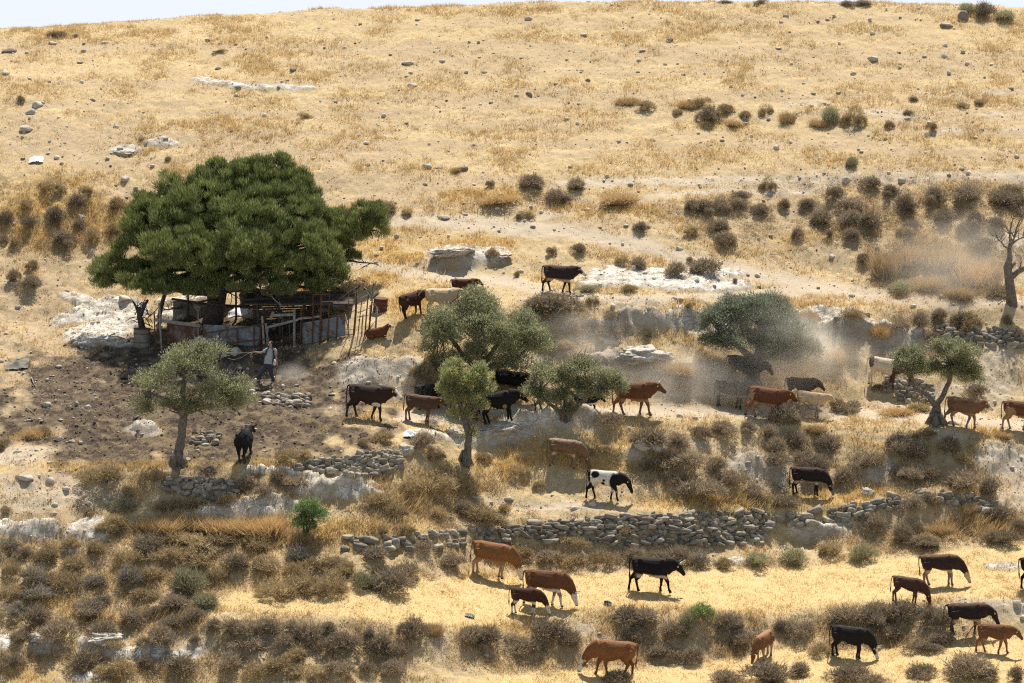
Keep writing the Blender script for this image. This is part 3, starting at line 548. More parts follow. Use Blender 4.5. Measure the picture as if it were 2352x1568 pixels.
for where, L0 in PATCH.items():
    by = {}; L_ = []
    jit = 13 if 'thicket' in where or 'picture' in where or 'straw field' in where or 'island' in where else 0
    for (u, v, wpx, hpx, k) in L0:
        if 'left thicket' in where and k in 'gp' and random.random() < .3: k = 'b'
        L_.append((u + random.uniform(-jit, jit), v + random.uniform(-jit, jit) * .8, wpx * random.uniform(.85 if jit else .95, 1.3 if jit else 1.12), hpx, k))
    for e in sorted(L_, key=lambda e: e[0]): by.setdefault((e[4], 'big' if e[2] >= 70 else 'small' if e[2] < 36 else 'medium'), []).append(e)
    for (k, size), es in by.items():
        for i, (u, v, wpx, hpx, _) in enumerate(es):
            nm, desc, cat = KN[k]
            bs_ = at(u, min(v, 1600)); s = wpx / ppm(bs_.y)
            rk = '' if len(es) == 1 else (ORD[i] + (' ' if i == 0 else ' from left ') )
            o_ = obj(nm, random.choice(smesh[k])); nsh += 1
            dep = .5 * s * .25                       # its middle stands a little behind its front edge
            bs_ = Vector((bs_.x * (1 + dep / bs_.y), bs_.y + dep, float(zat(bs_.x, bs_.y + dep)) - .05 * s))
            hh = max(.5, min(1.5, (hpx / wpx) * 1.65)) * random.uniform(.95, 1.1)
            o_.location = bs_; o_.scale = (s * 1.12, s * random.uniform(.9, 1.1), s * hh); o_.rotation_euler = (random.uniform(-.12, .12), random.uniform(-.12, .12), random.uniform(0, 6.28))
            lab = f'{size} {desc}, {rk}{where}'
            while len(lab.split()) > 16 and ' the ' in lab: lab = lab.replace(' the ', ' ', 1)
            if not 4 <= len(lab.split()) <= 16: print('LONG', lab)
            tag(o_, lab, cat, f'{desc}s {where}')
#@@SHRUBS_END

# ------------------------------------------------------------------ boulders, dry-stone walls
def rock_mesh(name, seed, sub=3, mat=None, c=(.50, .45, .375)):
    rg = np.random.default_rng(seed); bm = bmesh.new(); bmesh.ops.create_icosphere(bm, subdivisions=sub, radius=1)
    v = np.array([q.co for q in bm.verts]); f = np.array([[q.index for q in p.verts] for p in bm.faces]); bm.free()
    for _ in range(9):                            # chop flat facets
        nrm = rg.normal(0, 1, 3); nrm /= np.linalg.norm(nrm); d = v @ nrm; lim = rg.uniform(.55, .85); v = v - np.maximum(0, d - lim)[:, None] * nrm * .9
    v = v * (1 + .20 * (fbm(v[:, 0] * 2.1 + seed, v[:, 1] * 2.1 + v[:, 2] * 1.7, seed, 4) - .5))[:, None]
    if sub > 3: v = v * (1 + .42 * (ridged(v[:, 0] * 1.9 + seed, v[:, 2] * 2.6 + v[:, 1] * 1.5, seed + 1, 5) - .62))[:, None]
    if sub > 3:
        for f_, a_ in ((5, .16), (11, .10), (23, .05)): v = v * (1 + a_ * (vnoise(v[:, 0] * f_ + seed, v[:, 1] * f_ + v[:, 2] * f_ * 1.3, seed + 3) + vnoise(v[:, 2] * f_ * 1.4 - seed, v[:, 0] * f_ * .6 + 3, seed + 8) - 1))[:, None]
    v[:, 2] = v[:, 2] * rg.uniform(.55, .8)
    t = fbm(v[:, 0] * 3 + seed, v[:, 2] * 3 + v[:, 1] * 2, seed + 4, 4)[:, None]
    col = np.array(c) * (.65 + .7 * t)
    return mesh_np(name, v, f, False, col, mat or vcol_rock)
rocks = [rock_mesh('rock', 300 + i, 3) for i in range(6)]
darkr = [rock_mesh('rock', 330 + i, 3, c=(.26, .21, .17)) for i in range(3)]
big = [rock_mesh('rock', 350 + i, 5) for i in range(5)]
ROCKLIST = {  # u, v, width px, height px, label, sort
 'stone': [(86,246,24,20,'pale squarish stone high on the left slope',0),(70,262,22,22,'pale upright stone with a stick beside it, far left',0),(57,302,40,16,'long pale rounded boulder near the left edge',0),
  (20,122,36,14,'dark flat rock at the left edge below the ridge',1),(12,172,26,10,'pale block at the left edge under a dark rock',0),(173,86,14,12,'dark stone right of the round ridge bush',1),
  (120,102,22,9,'pale stone below the round bush on the upper left',0),(240,100,24,8,'flat pale stone on the upper left slope',0),(304,42,14,12,'pale stone standing on the left ridge line',0),
  (500,160,18,9,'brown stone in straw, upper left centre',1),(672,164,22,9,'dark reddish stone in the straw above the pine',1),(288,418,24,18,'pale knobbly stone left above the pine',0),(312,436,14,12,'small grey stone left above the pine crown',0),
  (935,149,30,8,'flat pale slab stone in the upper straw',0),(1016,144,18,10,'pale stone beside the flat slab in the upper straw',0),(948,200,22,11,'bright pale stone under the upper slab',0),
  (1539,97,20,12,'dark-sided stone with pale top, upper centre',1),(1340,82,18,9,'pale brick-like stone near the ridge',0),(1215,220,22,12,'dark brown rock in the middle of the slope',1),
  (1350,188,12,9,'small dark stone on the mid slope',1),(1214,46,16,9,'pale stone just under the ridge, centre right',0),(1475,118,16,7,'buff stone on the upper slope',0),
  (2212,46,32,26,'tall brown boulder on the ridge at right',1),(2120,10,48,16,'broad boulder on the ridge skyline',0),(2175,62,40,8,'white flat stones under the ridge boulder',0),(2168,133,16,12,'pale stone on the upper right slope',0),
  (2005,140,28,12,'tan stone on the upper right slope',0),(2170,107,18,8,'grey stone right of the tan stone',0),(1960,172,14,10,'round pale stone, upper right',0),(2180,172,14,12,'leaning grey stone upper right',0),
  (845,380,14,9,'stone above the pine to the right',0),(980,385,26,12,'grey broken stone beside a brown bush',0),(1010,387,20,10,'pale stone next to the grey broken stone',0),(1064,392,26,14,'dark stone in golden grass',1),
  (1020,505,34,10,'flat stone pair on the bare path',0),(1395,408,12,9,'round stone on the path centre',0),(1560,575,18,12,'pale stone above the slab path',0),(2085,275,20,8,'low stone right of the white streak',0),
  (1945,420,24,20,'grey boulder at the top of the right thicket',0),(2070,420,24,16,'pale boulder at the top of the right thicket',0),(1912,595,18,14,'rounded stone on the road at right',0),
  (187,503,22,12,'white stone among the left shrubs',0),(286,692,40,14,'limestone ledge with a dark hollow left of the pen',0),
  (337,790,34,9,'pale flat stone beside the drum',0),(540,815,40,26,'large grey boulder in front of the pen fence',0),(515,820,24,18,'small grey boulder in front of the pen fence',0),
  (362,790,18,9,'dark stump-like stone by the drum',1),(40,1040,20,9,'white stone in the left foreground track',0),(135,845,16,8,'small pale stone in the yard left',0),(165,1017,20,10,'white stone near the yard grass tuft',0),
  (134,1014,22,12,'grey stone under the yard grass tuft',0),(185,1020,14,10,'pale pebble-like stone, yard lower left',0),(202,938,20,12,'white stone in the dark yard',0),(106,935,24,12,'brown-white stone at the yard edge',0),
  (318,996,16,10,'dark small stone in the yard',1),(430,1060,18,10,'white stone beside the olive trunk',0),(55,1108,44,14,'white stone at the far left below the yard',0),(115,1112,26,14,'tufted pale stone below the yard, left',0),
  (245,1158,24,14,'pair of grey stones on the lower left path',0),(205,1163,18,10,'grey stone at left below the yard',0),
  (1360,1162,28,18,'pale block under the spotted calf',0),(1168,1152,24,12,'flat white stone on the golden slope',0),(1320,1172,28,12,'pale stone left of the pale block',0),(1090,1150,16,10,'little white stone on the slope',0),
  (1052,1080,16,14,'stone by the small olive trunk',0),(1478,1048,52,28,'large grey boulder on the scrub bank',0),(1512,1050,38,26,'grey boulder right of the larger boulder',0),
  (1330,1222,18,12,'stone on the wall shoulder left',0),(1900,1268,22,12,'white stone under the white outcrop',0),(2338,1392,30,22,'grey boulder at the right edge by the straw field',0),(2112,1410,14,18,'upright grey stone behind the scrub right',0),
  (1015,1360,14,6,'white stone in the straw field left',0),(1005,1440,20,6,'white stone at the field brink',0),(1560,1380,12,7,'small grey stone in the straw field',0),(205,1455,20,10,'white stone in the lower left thicket',0),
  (2150,1258,22,12,'pale stone at the straw field edge right',0),(2190,975,26,14,'rounded stone on the track by the twin olive',0),(2125,945,22,10,'white stone on the track bank',0),(1865,940,20,10,'pale stone beside the tan calf',0),
  (1560,958,20,12,'stone on the track behind the horned cow',0),(1095,960,20,12,'pale stone on the track under the herd',0),(1500,1020,26,10,'pale stone on the brink right of the calf',0),(1180,840,30,20,'pale stone behind the big olive',0),
  (1540,840,40,18,'pale stone left of the stone hut openings',0),(1270,745,0,0,'',0)],
 'outcrop': [(1455,826,150,58,'big rounded boulder on the bank behind the herd',0),(1398,790,56,44,'smaller rounded boulder beside the big one',0),
  (1045,602,110,28,'ledge of grey limestone above the golden grass',0),(1140,600,60,17,'overhanging rock shading a green bush',0),
  
  (1150,1006,90,26,'low limestone shelf by the small olive',0),(1040,1000,60,26,'rock block left of the small olive trunk',0),
  (95,1492,70,22,'grey-white boulder in the lower left scrub',0),(235,1490,90,28,'white boulder in the lower left scrub',0),
  (288,352,64,18,'thick white slab on the upper left slope',0),(930,1045,44,26,'square boulder at the end of the stone wall',0),
  (1990,1140,40,26,'rock on the bank above the boulder row',0)]}
for sort, L_ in ROCKLIST.items():
    for (u, v, wp, hp, lab, dk_) in L_:
        if wp == 0: continue
        p = at(u, v); s = wp / ppm(p.y) / 2; src = (darkr if dk_ else rocks) if sort == 'stone' else big
        o_ = obj('boulder' if wp > 30 else 'stone', random.choice(src)); hs = hp / ppm(p.y) / 1.25
        o_.location = (p.x, p.y + s * .5, float(zat(p.x, p.y + s * .5)) + hs * .08 - (hs * .28 if sort != 'stone' else 0)); o_.scale = (s * 1.1, s * (.9 if sort == 'stone' else .8), hs * (1 if sort == 'stone' else 1.0))
        o_.rotation_euler = (random.uniform(-.15, .15), random.uniform(-.1, .1), random.uniform(-.5, .5) if sort == 'outcrop' else random.uniform(0, 6.28))
        tag(o_, lab, 'boulder' if wp > 30 else 'stone', 'limestone outcrops' if sort == 'outcrop' else 'loose stones')
def wall(name, pts, label, size=(.20, .42), seed=1, gap=.0, c=(.30, .26, .20)):
    """pts: (u, v_top, v_base) along the wall; stones are stacked up the bank face"""
    rg = np.random.default_rng(seed); us = [q[0] for q in pts]; bm = bmesh.new(); bmesh.ops.create_cube(bm, size=1.75); bmesh.ops.subdivide_edges(bm, edges=bm.edges[:], cuts=2, use_grid_fill=True); bmesh.ops.triangulate(bm, faces=bm.faces[:])
    bv = np.array([q.co for q in bm.verts]); bf = np.array([[q.index for q in p.verts] for p in bm.faces]); bm.free()
    Vs = []; Cs = []; n = 0
    u = us[0]
    pp = 56.0; course = size[0] * 1.02 * pp
    nrow = int(max(p[2] - p[1] for p in pts) / (course * .62)) + 1
    for k in range(nrow):
        u = us[0] + rg.uniform(0, 14)
        while u < us[-1]:
            vt = np.interp(u, us, [p[1] for p in pts]); vb = np.interp(u, us, [p[2] for p in pts])
            v = vb - k * course * .62 + rg.uniform(-2, 2); wd = rg.uniform(size[0], size[1]) * rg.choice([.55, .8, 1, 1, 1.45])
            if v > vt - 3 and rg.random() > gap:
                p = at(u, v); hd = size[0] * rg.uniform(.75, 1.25)
                q = bv.copy()
                for _ in range(9):
                    nr_ = rg.normal(0, 1, 3); nr_ /= np.linalg.norm(nr_); d = q @ nr_; q = q - np.maximum(0, d - rg.uniform(.72, 1.05))[:, None] * nr_ * .95
                q = q * (1 + rg.uniform(-.07, .07, (len(q), 1))) * np.array([wd * .56, wd * .5, hd * .56]); a = rg.normal(0, .22); ca, sa = math.cos(a), math.sin(a)
                q = np.stack([q[:, 0] * ca - q[:, 2] * sa, q[:, 1], q[:, 0] * sa + q[:, 2] * ca], -1) + np.array([p.x, p.y - .02, p.z + hd * .04])
                Vs.append(q); Cs.append(np.repeat(np.minimum(np.array([c]) * rg.uniform(.55, 1.35), .78), len(bv), 0)); n += 1
            u += wd * pp * rg.uniform(.86, 1.02)
    F_ = (bf[None] + (np.arange(n) * len(bv))[:, None, None]).reshape(-1, 3)
    me = mesh_np(name, np.concatenate(Vs), F_, False, np.concatenate(Cs), vcol_rock)
    tag(obj(name, me), label, 'stone wall', 'old dry-stone terrace walls')
wall('stone_wall', [(1180,1208,1226),(1260,1198,1240),(1360,1192,1246),(1480,1184,1252),(1560,1182,1252),(1650,1178,1252),(1745,1168,1246),(1762,1180,1240)], 'long dry-stone terrace wall behind the black bull, middle of the slope', (.17, .46), 1, .15)
wall('stone_wall', [(790,1240,1262),(900,1238,1262),(1000,1222,1256),(1100,1216,1250),(1180,1212,1240)], 'tumbled low stone wall running left from the long terrace wall', (.22, .42), 2, .35)
wall('stone_wall', [(684,1066,1078),(740,1058,1084),(800,1050,1092),(860,1040,1090),(925,1036,1076)], 'curved dry-stone wall below the cattle yard, with a pale scarp beneath', (.19, .36), 3, .03)
wall('stone_wall', [(372,1104,1122),(430,1100,1134),(500,1104,1150),(552,1108,1140)], 'short dry-stone wall half hidden by bushes, left of centre', (.17, .34), 4, .05)
wall('stone_wall', [(1770,1196,1214),(1850,1178,1204),(1930,1166,1200),(2010,1150,1178),(2080,1136,1160),(2150,1128,1146),(2230,1140,1166),(2285,1160,1176)], 'broken boulder row curving up to the right of the black calf', (.24, .50), 5, .18)
wall('stone_wall', [(2140,752,775),(2190,756,786),(2260,750,792),(2352,764,798)], 'dry-stone wall above the twin-crowned olive at the right edge', (.20, .42), 6, .06)
wall('stone_wall', [(604,908,922),(650,904,930),(712,908,930)], 'low crumbling stone kerb in the yard behind the man', (.16, .34), 7, .1, (.34, .29, .24))
wall('stone_wall', [(436,1000,1012),(470,994,1022),(506,1000,1016)], 'little heap of stacked stones beside the olive trunk', (.18, .38), 8, .05)
wall('stone_wall', [(2030,870,890),(2080,872,925),(2150,880,930)], 'rubble wall on the bank beneath the white and brown cow', (.2, .36), 9, .3)

# ------------------------------------------------------------------ trees
BARK = pmat('bark_grey', (.12, .095, .075), (.22, .185, .15), 9, .95, 1.0, 30)
BARKD = pmat('bark_dark', (.055, .045, .038), (.12, .095, .078), 8, .95, 1.0, 26)
def limb(mb, p, q, r0, r1, bend=.12, seg=7, n=5, rnd=random):
    p = Vector(p); q = Vector(q); d = q - p; L = d.length; pts = []; rd = []
    a = Vector((rnd.uniform(-1, 1), rnd.uniform(-1, 1), rnd.uniform(-.3, 1))) * (L * bend)
    for i in range(n + 1):
        t = i / n; pts.append(p + d * t + a * math.sin(math.pi * t) + Vector((rnd.uniform(-1, 1), rnd.uniform(-1, 1), rnd.uniform(-1, 1))) * L * .018 * (0 < i < n)); rd.append(r0 + (r1 - r0) * t)
    mb.tube(pts, rd, seg); return pts
def crown(name, lobes, n_puff, n_leaf, leaf, pal, mat, parent, seed, puff=.32, up=.3, gap=.55, wdt=.35):
    """lobes: (center Vector, (rx,ry,rz)) world; puffs scattered on and inside the lobes, leaves fill the puffs"""
    rg = np.random.default_rng(seed); vol = np.array([l[1][0] * l[1][2] for l in lobes]); li = rg.choice(len(lobes), n_puff, p=vol / vol.sum())
    c = np.array([l[0] for l in lobes])[li]; rr = np.array([l[1] for l in lobes])[li]
    D = rg.normal(0, 1, (n_puff, 3)); D /= np.linalg.norm(D, axis=1)[:, None]; D[:, 2] = np.where(D[:, 2] < -.35, -D[:, 2] * .6, D[:, 2])
    rad = rg.uniform(gap, 1.08, n_puff) ** .6
    P = c + D * rr * rad[:, None]; pr = puff * rg.uniform(.6, 1.35, n_puff)
    pi = np.repeat(np.arange(n_puff), n_leaf); N_ = len(pi)
    d = rg.normal(0, 1, (N_, 3)); d /= np.linalg.norm(d, axis=1)[:, None]; outw = D[pi]
    P0 = P[pi] + d * (pr[pi] * rg.uniform(.05, 1, N_) ** .5)[:, None] * np.array([1, 1, .8])
    g_ = d * .9 + outw * .5 + np.array([0, 0, up * 2]) + rg.normal(0, .35, (N_, 3)); g_ /= np.linalg.norm(g_, axis=1)[:, None]
    ln = leaf * rg.uniform(.6, 1.4, N_); P1 = P0 + g_ * ln[:, None]
    sd_ = np.cross(g_, rg.normal(0, 1, (N_, 3))); sd_ /= np.linalg.norm(sd_, axis=1)[:, None]; sd_ *= (ln * wdt * .5)[:, None]
    mid = P0 + g_ * (ln * .4)[:, None]
    V = np.stack([P0, mid + sd_, P1, mid - sd_], 1).reshape(-1, 3)
    q = rg.random((N_, 1)); t = rg.random(n_puff)[pi][:, None]; pal = np.array(pal)
    col = pal[0] * (1 - t) + pal[1] * t; col = col * (.75 + .5 * q); col = np.where(rg.random((N_, 1)) > .93, pal[2], col)
    me = mesh_np(name, V, np.arange(N_ * 4).reshape(-1, 4), False, np.repeat(col, 4, 0), mat)
    return obj(name, me, parent), P
LR = random.Random(55)
def lobes_px(L_, Y, flat=.85, sub=3):
    out = []
    for (u, v, ru, rv, dy) in L_:
        c = P3(u, v, Y + dy); s = 1 / ppm(Y + dy); r3 = (ru * s, min(ru, rv * 1.6) * s * flat, rv * s); out.append((c, tuple(q_ * .9 for q_ in r3)))
        for _ in range(sub):
            a = LR.uniform(0, 6.28); e = LR.uniform(-.5, 1.2); k = LR.uniform(.28, .5)
            out.append((c + Vector((math.cos(a) * math.cos(e) * r3[0] * .82, math.sin(a) * math.cos(e) * r3[1] * .82, math.sin(e) * r3[2] * .85)), (min(r3[0], r3[2] * 1.3) * k, min(r3[0], r3[2] * 1.3) * k, r3[2] * k * 1.1)))
    return out
OLIVE = leafmat('olive_leaf_material', .48, .45, 0, .5); PINE = leafmat('pine_needle_material', .30, .55, 0, .3)
OP = [(.20, .21, .105), (.31, .315, .17), (.52, .53, .37)]; OPY = [(.24, .255, .09), (.36, .37, .15), (.52, .53, .32)]
def olive(base_px, trunk, limbs, lobes, label, seed, npuff, nleaf=70, pal=OP, puff=.26, dy0=0, twist=True):
    """trunk: list (u,v,radius m) from base up; limbs: lists of (u,v,r,dy)"""
    rnd = random.Random(seed); b0 = at(*base_px); Y = b0.y
    root = empty('olive_tree', b0, 0, label, 'tree', 'olive trees')
    mb = MB()
    def chain(ch):
        pts = []; rd = []
        for q in ch:
            u, v, r_ = q[:3]; dyy = q[3] if len(q) > 3 else 0; pts.append(P3(u, v, Y + dyy)); rd.append(r_)
        P_ = []; R_ = []
        for i in range(len(pts) - 1):
            for k in range(4):
                t = k / 4; P_.append(pts[i].lerp(pts[i + 1], t) + Vector((rnd.uniform(-1, 1), rnd.uniform(-1, 1), 0)) * rd[i] * .18); R_.append((rd[i] * (1 - t) + rd[i + 1] * t) * rnd.uniform(.9, 1.12))
        P_.append(pts[-1]); R_.append(rd[-1]); return P_, R_
    t0 = chain(trunk); t0[0][0] = b0 - Vector((0, 0, .25)); mb.tube(t0[0], t0[1], 10)
    for a in range(5):                            # root flares
        an = a * 1.26 + rnd.random(); mb.tube([b0 + Vector((math.cos(an) * trunk[0][2] * 1.5, math.sin(an) * trunk[0][2] * 1.5, -.15)), b0 + Vector((math.cos(an) * .3 * trunk[0][2], math.sin(an) * .3 * trunk[0][2], .5))], [trunk[0][2] * .5, trunk[0][2] * .4], 7)
    tr = mb.build('trunk', BARK, root, True); tr.matrix_parent_inverse = Matrix.Translation(-b0)
    lm = MB(); lb = lobes_px(lobes, Y)
    for ch in limbs: P_, R_ = chain(ch); lm.tube(P_, R_, 7)
    top = t0[0][-1]; anchors = [top] + [chain(ch)[0][-1] for ch in limbs]
    for c, r_ in lb[::4]:
        for k in range(6):
            a = min(anchors, key=lambda p: (p - c).length); e = c + Vector((rnd.uniform(-.7, .7) * r_[0], rnd.uniform(-.6, .6) * r_[1], rnd.uniform(-.2, .75) * r_[2])); pts = limb(lm, a, e, .05, .012, .15, 5, 5, rnd)
            for j in range(2):
                s_ = pts[3 + j]; limb(lm, s_, s_ + Vector((rnd.uniform(-.5, .5), rnd.uniform(-.4, .4), rnd.uniform(0, .6))), .018, .006, .1, 4, 3, rnd)
    l = lm.build('branches', BARK, root, True); l.matrix_parent_inverse = Matrix.Translation(-b0)
    cr, _ = crown('crown', lb, npuff, nleaf, .085, pal, OLIVE, root, seed, puff, .28, .35, .30); cr.matrix_parent_inverse = Matrix.Translation(-b0)
    return root
olive((410,1064), [(412,1066,.26),(408,1045,.20),(418,1000,.16),(422,950,.15)], [[(422,955,.13,0),(400,925,.09,-.2),(370,912,.06,-.5),(340,900,.045,-.5)],[(422,955,.13,0),(420,900,.09,.1),(425,850,.05,.2)],[(422,955,.10,0),(460,910,.07,.2),(500,880,.04,.3)]],
 [(430,850,90,52,0),(470,820,55,34,.3),(405,825,40,30,.2),(350,880,56,36,-.2),(325,925,34,26,-.3),(510,895,62,44,.2),(545,925,38,28,0),(440,915,90,38,-.5),(480,790,34,16,.3),(560,885,26,20,.2),(400,935,60,24,-.4),(460,940,56,22,-.3),(330,945,24,16,-.3),(520,935,40,18,0)], 'grey-green olive with a bare leaning trunk in the front of the dark cattle yard', 401, 520)
olive((1110,905), [(1112,905,.30),(1108,880,.26),(1100,850,.2)], [[(1100,850,.14,0),(1060,810,.10,0),(1030,770,.07,.1),(1010,740,.04,.2)],[(1100,850,.14,0),(1130,810,.1,-.2),(1150,780,.06,-.3),(1170,750,.04,0)],[(1100,850,.1,0),(1180,830,.06,0),(1220,790,.04,0)]],
 [(1050,760,82,60,0),(1085,705,46,36,.4),(1110,735,60,50,0),(1010,790,44,44,-.3),(1060,830,80,34,-.4),(1170,790,80,58,0),(1200,750,50,36,.4),(1225,800,46,46,0),(1160,840,80,34,-.4),(1095,675,28,18,.5),(1005,745,34,34,.2),(1130,790,60,50,-.6),(1000,835,28,24,0)], 'largest olive, wide double crown just above the herd on the track', 402, 1150, 75, OP, .30)
olive((1068,1064), [(1068,1066,.20),(1074,1040,.15),(1076,1000,.12),(1066,960,.10)], [[(1066,962,.07,0),(1052,920,.05,0),(1045,880,.03,0)],[(1066,962,.07,0),(1085,915,.05,0),(1095,880,.03,0)]],
 [(1036,862,34,26,0),(1090,872,38,28,.1),(1024,898,24,24,0),(1070,918,44,22,-.2),(1116,898,18,20,0),(1060,950,26,14,0),(1046,840,16,12,0),(1084,1000,14,14,0),(1105,930,20,14,0),(1100,850,16,14,0)], 'small yellow-green olive with a thin crooked trunk below the track, centre', 403, 330, 75, OPY, .22)
olive((1300,962), [(1300,964,.16),(1302,955,.15)], [[(1302,958,.11,0),(1285,945,.09,0),(1260,925,.07,0),(1235,905,.04,0)],[(1302,958,.12,0),(1322,935,.10,0),(1345,915,.08,0),(1362,895,.05,0)],[(1302,958,.09,0),(1298,920,.07,.1),(1300,890,.04,.1)],[(1345,915,.05,0),(1350,880,.04,.1),(1340,850,.03,.2)]],
 [(1340,855,54,30,0),(1380,880,56,28,0),(1310,885,44,32,.1),(1250,870,34,34,0),(1230,905,30,24,0),(1275,915,40,22,-.2),(1360,905,50,20,-.2),(1420,895,28,20,0),(1305,940,26,14,-.2),(1330,830,26,12,.2),(1405,870,24,16,0)], 'V-shaped olive rooted on the limestone shelf, between black and horned cows', 404, 480)
olive((1728,888), [(1728,890,.34),(1730,860,.30),(1734,825,.28)], [[(1734,828,.18,0),(1690,790,.12,0),(1650,760,.06,0)],[(1734,828,.18,0),(1752,790,.14,0),(1748,750,.08,.2)],[(1734,828,.16,0),(1800,800,.1,0),(1850,790,.05,0)]],
 [(1665,745,64,46,0),(1638,735,36,34,.2),(1695,715,60,34,.3),(1745,722,56,40,.2),(1790,755,60,50,0),(1836,785,48,40,0),(1690,780,64,36,-.4),(1765,790,60,36,-.5),(1645,790,34,22,0),(1862,812,26,22,0),(1790,718,36,24,.4),(1815,822,40,20,0)], 'broad dark olive half veiled by the dust cloud, above the red cow', 405, 900, 75, [(.15,.175,.11),(.23,.25,.17),(.42,.44,.35)], .29)
olive((2150,972), [(2150,974,.28),(2148,950,.22),(2150,930,.18)], [[(2150,932,.13,0),(2128,905,.11,0),(2100,890,.09,0),(2092,860,.06,0)],[(2150,932,.14,0),(2170,900,.11,0),(2182,870,.09,0),(2185,840,.05,0)]],
 [(2092,838,44,30,0),(2076,825,28,24,.1),(2110,855,34,24,-.1),(2095,810,30,22,.2),(2190,820,48,38,0),(2170,800,34,24,.2),(2215,850,40,32,0),(2235,870,24,22,0),(2195,865,44,26,-.2),(2140,850,26,22,.1),(2225,810,26,22,.1)], 'twin-crowned olive with forked dark trunk beside the track, right side', 406, 520, 75, OP, .24)
# dead tree at the right edge
def bare_tree():
    rnd = random.Random(3); b0 = at(2325, 698); Y = b0.y; root = empty('dead_tree', b0, 0, 'almost leafless gnarled tree with broken limbs at the right edge', 'tree')
    mb = MB(); q = lambda u, v, dy=0: P3(u, v, Y + dy)
    mb.tube([b0 - Vector((0, 0, .2)), q(2322, 670), q(2318, 640), q(2314, 612), q(2320, 590), q(2318, 570)], [.27, .22, .20, .18, .12, .10], 9)
    mb.tube([q(2318, 640), q(2340, 622), q(2362, 612), q(2395, 590)], [.15, .12, .10, .06], 7); mb.tube([q(2318, 618), q(2332, 602)], [.10, .07], 7)
    tr = mb.build('trunk', BARK, root, True); tr.matrix_parent_inverse = Matrix.Translation(-b0)
    lm = MB()
    for (u0, v0, u1, v1, r_) in [(2318,572,2330,545,.08),(2330,545,2345,500,.05),(2318,572,2296,552,.06),(2296,552,2280,540,.035),(2318,572,2320,530,.06),(2320,530,2335,490,.035),(2325,560,2352,545,.05),(2340,520,2362,490,.03),(2320,540,2310,515,.025),(2296,552,2275,560,.02),(2340,622,2345,590,.04),(2352,545,2380,530,.03)]:
        pts = limb(lm, q(u0, v0), q(u1, v1, rnd.uniform(-.3, .3)), r_, r_ * .5, .08, 5, 5, rnd)
        for k in range(5):
            s_ = pts[rnd.randint(1, 5)]; limb(lm, s_, s_ + Vector((rnd.uniform(-.5, .5), rnd.uniform(-.3, .3), rnd.uniform(.1, .6))), r_ * .35, .006, .1, 4, 3, rnd)
    l = lm.build('branches', BARK, root, True); l.matrix_parent_inverse = Matrix.Translation(-b0)
    cr, _ = crown('crown', lobes_px([(2338,566,20,12,0),(2352,578,16,8,0)], Y), 26, 22, .08, [(.22,.21,.13),(.3,.28,.19),(.4,.36,.26)], OLIVE, root, 9, .2, .2, .3, .3); cr.matrix_parent_inverse = Matrix.Translation(-b0)
bare_tree()
def sapling():
    b0 = at(700, 1246); Y = b0.y; root = empty('sapling', b0, 0, 'bright green sapling with thin dark stems under the limestone scarp', 'tree')
    mb = MB(); q = lambda u, v, dy=0: P3(u, v, Y + dy); rnd = random.Random(5)
    for u1, v1 in ((690, 1180), (712, 1185), (725, 1175), (700, 1170)): limb(mb, b0 - Vector((0, 0, .1)), q(u1, v1), .05, .02, .1, 6, 5, rnd)
    t = mb.build('trunk', BARKD, root, True); t.matrix_parent_inverse = Matrix.Translation(-b0)
    cr, _ = crown('crown', lobes_px([(706,1172,32,26,0),(690,1195,24,22,0),(725,1190,26,20,0),(705,1210,30,14,0)], Y), 130, 60, .08, [(.12,.19,.06),(.19,.27,.10),(.36,.42,.25)], OLIVE, root, 77, .2, .25, .3, .3); cr.matrix_parent_inverse = Matrix.Translation(-b0)
sapling()
